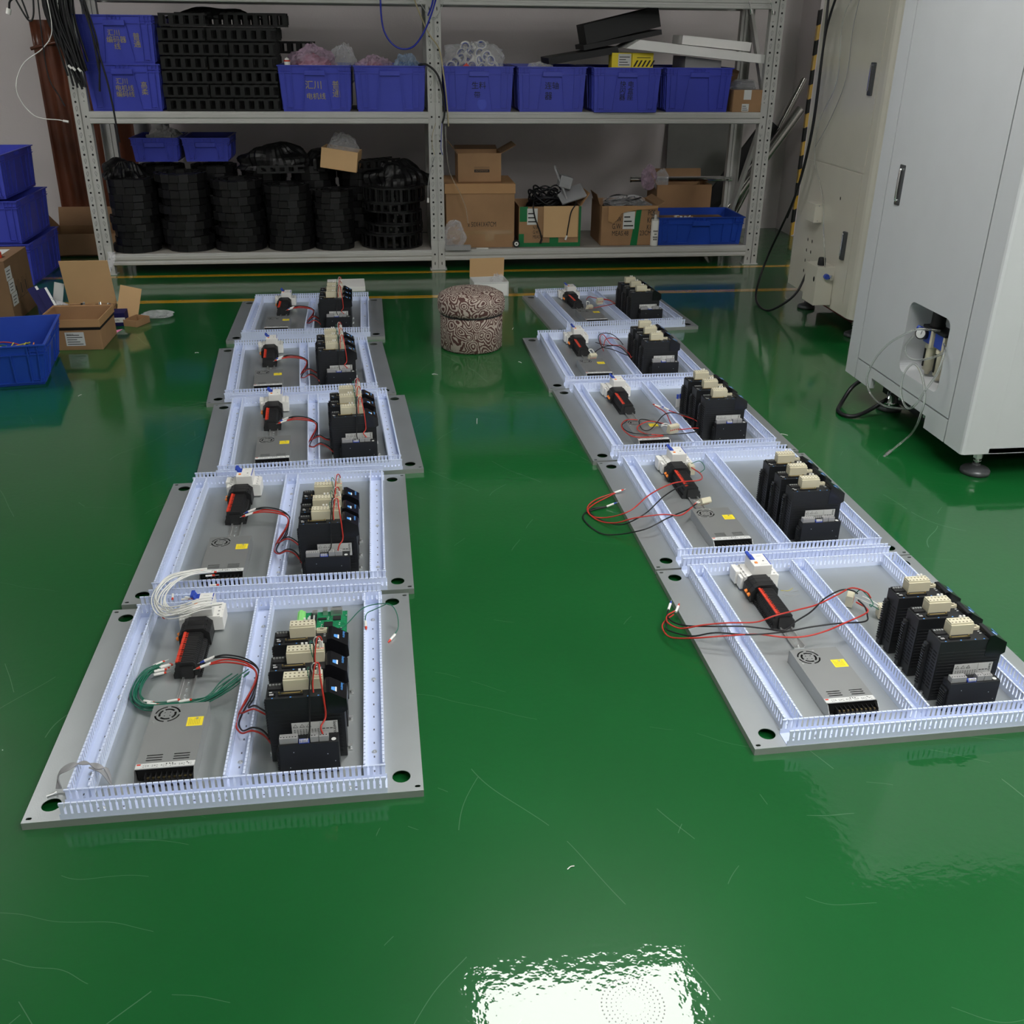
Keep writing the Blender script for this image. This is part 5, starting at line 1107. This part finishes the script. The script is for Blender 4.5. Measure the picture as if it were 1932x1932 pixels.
harness('R3', 'tangled red and black wires over the power supply, middle plate of the right row',
  [('wred',.0020,[(.358,.442,.06),(.366,.414,.06),(.379,.351,.06),(.367,.250,.06),(.362,.170,.06),(.440,.170,.062),(.475,.198,.05),(.474,.253,.06),(.439,.308,.062),(.395,.365,.066)]),
   ('wred',.0020,[(.335,.204,.07),(.280,.243,.07),(.231,.217,.065),(.217,.188,.06),(.235,.140,.06),(.297,.110,.06),(.190,.110,.06),(.162,.179,.06),(.169,.250,.06),(.204,.296,.06),(.245,.290,.06)]),
   ('wblack',.0020,[(.332,.196,.07),(.272,.261,.07),(.241,.256,.07),(.235,.186,.06),(.266,.172,.065),(.345,.284,.075),(.390,.312,.075),(.448,.298,.066),(.466,.271,.06)]),
   ('wblack',.0020,[(.20,.285,.06),(.165,.23,.06),(.18,.16,.06),(.25,.13,.06),(.34,.12,.06),(.43,.13,.062),(.470,.19,.055)]),
   ('wwhite',.0020,[(.355,.165,.07),(.335,.195,.075),(.315,.20,.07)]),('wwhite',.0020,[(.345,.160,.07),(.325,.180,.075),(.31,.185,.07)])],
  [('red',(.372,.425,.062),(.350,.450,.065)),('bluep',(.395,.385,.064),(.380,.415,.066))], [((.351,.165,.060),(.2,0,.4),5)])
harness('R4', 'curling wires with a white plug above the middle duct, fourth plate, right row',
  [('wred',.0020,[(.343,.439,.05),(.349,.532,.06),(.360,.600,.075),(.385,.630,.075),(.392,.493,.066),(.437,.463,.064),(.448,.346,.06),(.445,.300,.055),(.462,.350,.05)]),
   ('wred',.0020,[(.355,.492,.06),(.383,.570,.07),(.427,.590,.07),(.455,.580,.06)]),
   ('wblack',.0020,[(.336,.587,.05),(.365,.504,.06),(.419,.452,.066),(.440,.343,.06),(.429,.333,.06),(.384,.427,.06),(.345,.481,.06),(.349,.590,.075),(.379,.640,.08),(.427,.640,.075),(.448,.564,.068),(.455,.503,.06)]),
   ('wblack',.0020,[(.290,.410,.05),(.320,.450,.055),(.360,.480,.06),(.400,.470,.066)]),('wwhite',.0022,[(.276,.405,.05),(.268,.43,.06),(.285,.44,.06),(.292,.41,.05)])],
  [], [((.278,.395,.032),(.5,0,.3),4)])
harness('R5', 'red wires and two white plugs beside the terminal strip, farthest plate, right row',
  [('wred',.0020,[(.310,.500,.06),(.330,.520,.07),(.356,.491,.07),(.425,.440,.068),(.445,.370,.06),(.448,.400,.055),(.380,.340,.062),(.310,.345,.05)]),
   ('wred',.0020,[(.366,.431,.06),(.390,.460,.066),(.430,.430,.066),(.447,.380,.06)]),('wwhite',.0024,[(.289,.415,.05),(.297,.45,.06),(.310,.44,.06),(.300,.41,.05)]),('wwhite',.0024,[(.366,.431,.066),(.385,.440,.07),(.395,.42,.066)])],
  [], [((.300,.405,.030),(.4,0,.5),4),((.366,.425,.062),(.3,0,.2),4)])
# green bundle, white bundle and the loose green wire on the nearest left plate
o = G('L1',0,0,0); a = PL['L1'][2]; rnd = random.Random(2)
t = thing('wire_bundle', 'bundle of green wires with white tips above the power supply, nearest left plate', 'wires', o, a)
base = [(.181,.499,.030),(.155,.478,.028),(.142,.430,.026),(.146,.380,.026),(.170,.348,.026),(.200,.338,.028),(.240,.342,.026),(.290,.342,.026),(.325,.352,.032),(.360,.378,.044),(.385,.398,.052)]
for k in range(12):
    e = [rnd.uniform(-.011,.011) for _ in range(3)]; b = MB(); P = [(p[0]+e[0]*(1+.5*(i>8)*2),p[1]+e[1]*(1+(i>8)*1.6),p[2]+abs(e[2])+.004*math.sin(k+i)*.3) for i, p in enumerate(base)]
    b.tube(P, .0016, n=6, sub=5); b.build('wire', M['wgreen'], t)
tips = [((.181,.497,.034),(.24,.52,.036)),((.178,.488,.032),(.24,.505,.034)),((.172,.481,.034),(.24,.492,.036)),((.186,.490,.038),(.25,.510,.040)),((.165,.505,.034),(.20,.528,.036)),((.172,.472,.030),(.23,.484,.032)),
        ((.225,.350,.036),(.30,.357,.040)),((.252,.349,.034),(.32,.356,.038)),((.170,.362,.034),(.20,.350,.034)),((.180,.352,.034),(.21,.341,.034))]
for p, q in tips:
    p, q = Vector(p), Vector(q); d = (q-p).normalized(); b = MB(); b.cyl(p, p+d*.024, .0034, n=8); b.build('sleeve', M['whitep'], t)
    b = MB(); b.cyl(p+d*.022, p+d*.029, .0029, n=8); b.build('ferrule', M['red'], t); b = MB(); b.cyl(p+d*.029, p+d*.040, .0009, n=6); b.build('pin', M['steel'], t)
t = thing('wire_bundle', 'bundle of white wires with red tips heaped round the breaker, nearest left plate', 'wires', o, a)
base = [(.250,.880,.075),(.205,.862,.080),(.160,.820,.085),(.140,.765,.080),(.146,.705,.078),(.178,.660,.082),(.222,.640,.095),(.264,.650,.104),(.300,.665,.100)]
for k in range(14):
    e = [rnd.uniform(-.024,.024) for _ in range(3)]; b = MB(); P = [(p[0]+e[0]*(.5 if i < 2 else 1),p[1]+e[1]*(.6 if i < 2 else 1)-.02*(k%3 == 0)*(i > 4),p[2]+abs(e[2])*.6) for i, p in enumerate(base)]
    if k % 4 == 0: P = P[2:]
    if k % 4 == 1: P = P[:7]
    b.tube(P, .0017, n=6, sub=5); b.build('wire', M['wwhite'], t)
for p, q in (((.248,.882,.080),(.30,.886,.080)),((.245,.868,.078),(.30,.870,.078)),((.262,.820,.074),(.32,.822,.074)),((.20,.742,.08),(.25,.750,.08)),((.160,.705,.075),(.20,.672,.07)),((.172,.700,.078),(.21,.665,.072)),((.150,.690,.07),(.185,.655,.065)),((.175,.765,.085),(.18,.72,.08)),((.215,.722,.098),(.26,.71,.095))):
    p, q = Vector(p), Vector(q); d = (q-p).normalized(); b = MB(); b.cyl(p, p+d*.018, .0028, n=8); b.build('sleeve', M['whitep'], t)
    b = MB(); b.cyl(p+d*.018, p+d*.025, .0029, n=8); b.build('ferrule', M['red'], t); b = MB(); b.cyl(p+d*.025, p+d*.036, .0009, n=6); b.build('pin', M['steel'], t)
harness('L1', 'thin green wire arching over the right duct and plate hole, nearest left plate',
  [('wgreen',.0013,[(.622,.470,.120),(.644,.546,.100),(.676,.640,.080),(.712,.658,.080),(.748,.657,.078),(.765,.650,.055),(.768,.620,.030),(.755,.590,.022)]),('wgreen',.0013,[(.740,.660,.078),(.710,.650,.070),(.688,.645,.062),(.683,.618,.058),(.684,.596,.060)])],
  [('red',(.755,.590,.022),(.735,.555,.020)),('red',(.684,.602,.060),(.686,.560,.058))])
# green control board behind the drives of the nearest left plate
t = thing('circuit_board', 'green control board standing behind the drives of the nearest left plate', 'circuit board', G('L1',.530,.470,T), PL['L1'][2])
b = MB(); b.box(0,0,.060,.108,.165,.0625); b.build('board', M['pcb'], t)
b = MB()
for x, y in ((.012,.012),(.100,.012),(.012,.150),(.100,.150)): b.cyl((x,y,0),(x,y,.060),.003,n=8)
b.build('standoff', M['steel'], t)
b = MB(); b.box(-.018,.03,.050,.002,.160,.072); b.box(-.014,.03,.072,-.004,.160,.076); b.build('green_terminal', M['limegreen'], t, bevel=.001)
for x0, y0, x1, y1 in ((.050,.090,.072,.112),(.072,.120,.092,.138),(.050,.055,.070,.078),(.078,.056,.096,.078),(.034,.125,.056,.133)):
    b = MB(); b.box(x0,y0,.0625,x1,y1,.0655); b.build('chip', M['blackmat'], t)
b = MB(); b.box(.016,.04,.0625,.021,.150,.068); b.box(.026,.04,.0625,.031,.150,.066); b.build('header', M['blackmat'], t)
b = MB()
for k in range(16): b.box(.010,.042+k*.0066,.0625,.015,.046+k*.0066,.066); b.box(.0215,.042+k*.0066,.0625,.0255,.046+k*.0066,.0665)
for k in range(30): x = .035+(k*37%70)/1000; y = .02+(k*53%130)/1000; b.box(x,y,.0625,x+.003,y+.0018,.0638)
b.build('component', M['label'], t)
b = MB(); b.box(.066,.145,.0625,.096,.160,.078); b.box(.070,.160,.066,.092,.166,.076,1); b.build('serial_port', [M['steel'], M['blackmat']], t)
b = MB(); b.box(.046,.148,.0625,.058,.166,.076); b.build('usb_port', M['steel'], t); b = MB(); b.box(.018,.152,.0625,.032,.166,.070); b.build('round_port', M['steel'], t)
# twisted grey wire scraps on the nearest left plate
t = thing('wire_scrap', 'twisted grey wire tie lying across the left duct, nearest left plate', 'wire', o, a)
for k in range(6):
    b = MB(); b.tube([(.046+.002*k,.088,.024),(.052,.112-.003*k,.050),(.075,.120-.004*k,.062),(.100,.112+.002*k,.063),(.130,.110-.003*k,.063),(.148,.098+.002*k,.050),(.156,.085,.026),(.140,.090+.002*k,.055),(.115,.100,.0635)], .0016, n=5, sub=5); b.build('strand', M['greytube'], t)
b = MB(); b.cyl((.030,.072,T+.0028),(.046,.080,T+.0028),.0026,n=8); b.cyl((.044,.079,T+.004),(.048,.081,T+.004),.004,n=8); q = tag(b.build('loose_screw', M['steel'], loc=o, rot=(0,0,a)), 'loose screw on the nearest left plate beside the corner hole', 'screw')
# terminal wires at the nearest right strip
harness('R1', 'short thin bare wires poking right from the relays, nearest plate of the right row', [('wyellow',.0008,[(.290,.590,.060),(.315,.595,.055),(.335,.612,.052)]),('greyp',.0008,[(.290,.596,.060),(.315,.588,.055),(.345,.596,.052)]),('greyp',.0008,[(.290,.575,.055),(.315,.575,.050),(.345,.584,.048)])])
# small capacitor board behind the drives of the middle right plate
t = thing('capacitor_board', 'small upright board with blue capacitors left of the drives, middle right plate', 'circuit board', G('R3',.425,.415,.040), .3)
b = MB(); b.box(-.014,-.002,.0175,.014,.002,.055); b.build('board', M['label'], t, loc=(.03,0,0))
for x in (-.008,.006): b = MB(); b.cyl((.03+x,0,.055),(.03+x,0,.072),.005,n=12); b.build('capacitor', M['bluep'], t)

# ------------------------------------------------------------------ floor debris and marks
rnd = random.Random(12)
for i, (x, y) in enumerate([(.34,3.82),(1.163,4.335),(.3,1.391),(-1.35,4.30),(1.55,3.55),(1.45,3.40),(.92,3.9),(1.30,4.52),(-.05,3.9),(1.33,3.95),(.62,4.6),(.66,5.2),(-.95,4.9),(.2,4.45)]):
    b = MB(); a = rnd.uniform(0,3.1); L = rnd.uniform(.008,.02) if i else .03
    b.tube([(-L*math.cos(a),-L*math.sin(a),.0012),(0,.002,.002),(L*math.cos(a),L*math.sin(a),.0012)], .0011, n=5, sub=3); tag(b.build('plastic_shaving', M['whitep'], loc=(x,y,0)), 'tiny white plastic shaving on the green floor', 'scrap', 'white shavings scattered on the floor')
b = MB()
for k in range(5):
    R = .052-k*.008; n = int(2*PI*R/.0075)
    for i in range(n):
        a = 2*PI*i/n+k*.3; b.cyl((R*math.cos(a),R*math.sin(a),.0002),(R*math.cos(a),R*math.sin(a),.0005),.0013-.0002*k,n=8)
fl = bpy.data.objects['floor']; q = b.build('dotted_ring_mark', M['greyp'], fl, (.35,1.085,0)); q['kind'] = 'stuff'
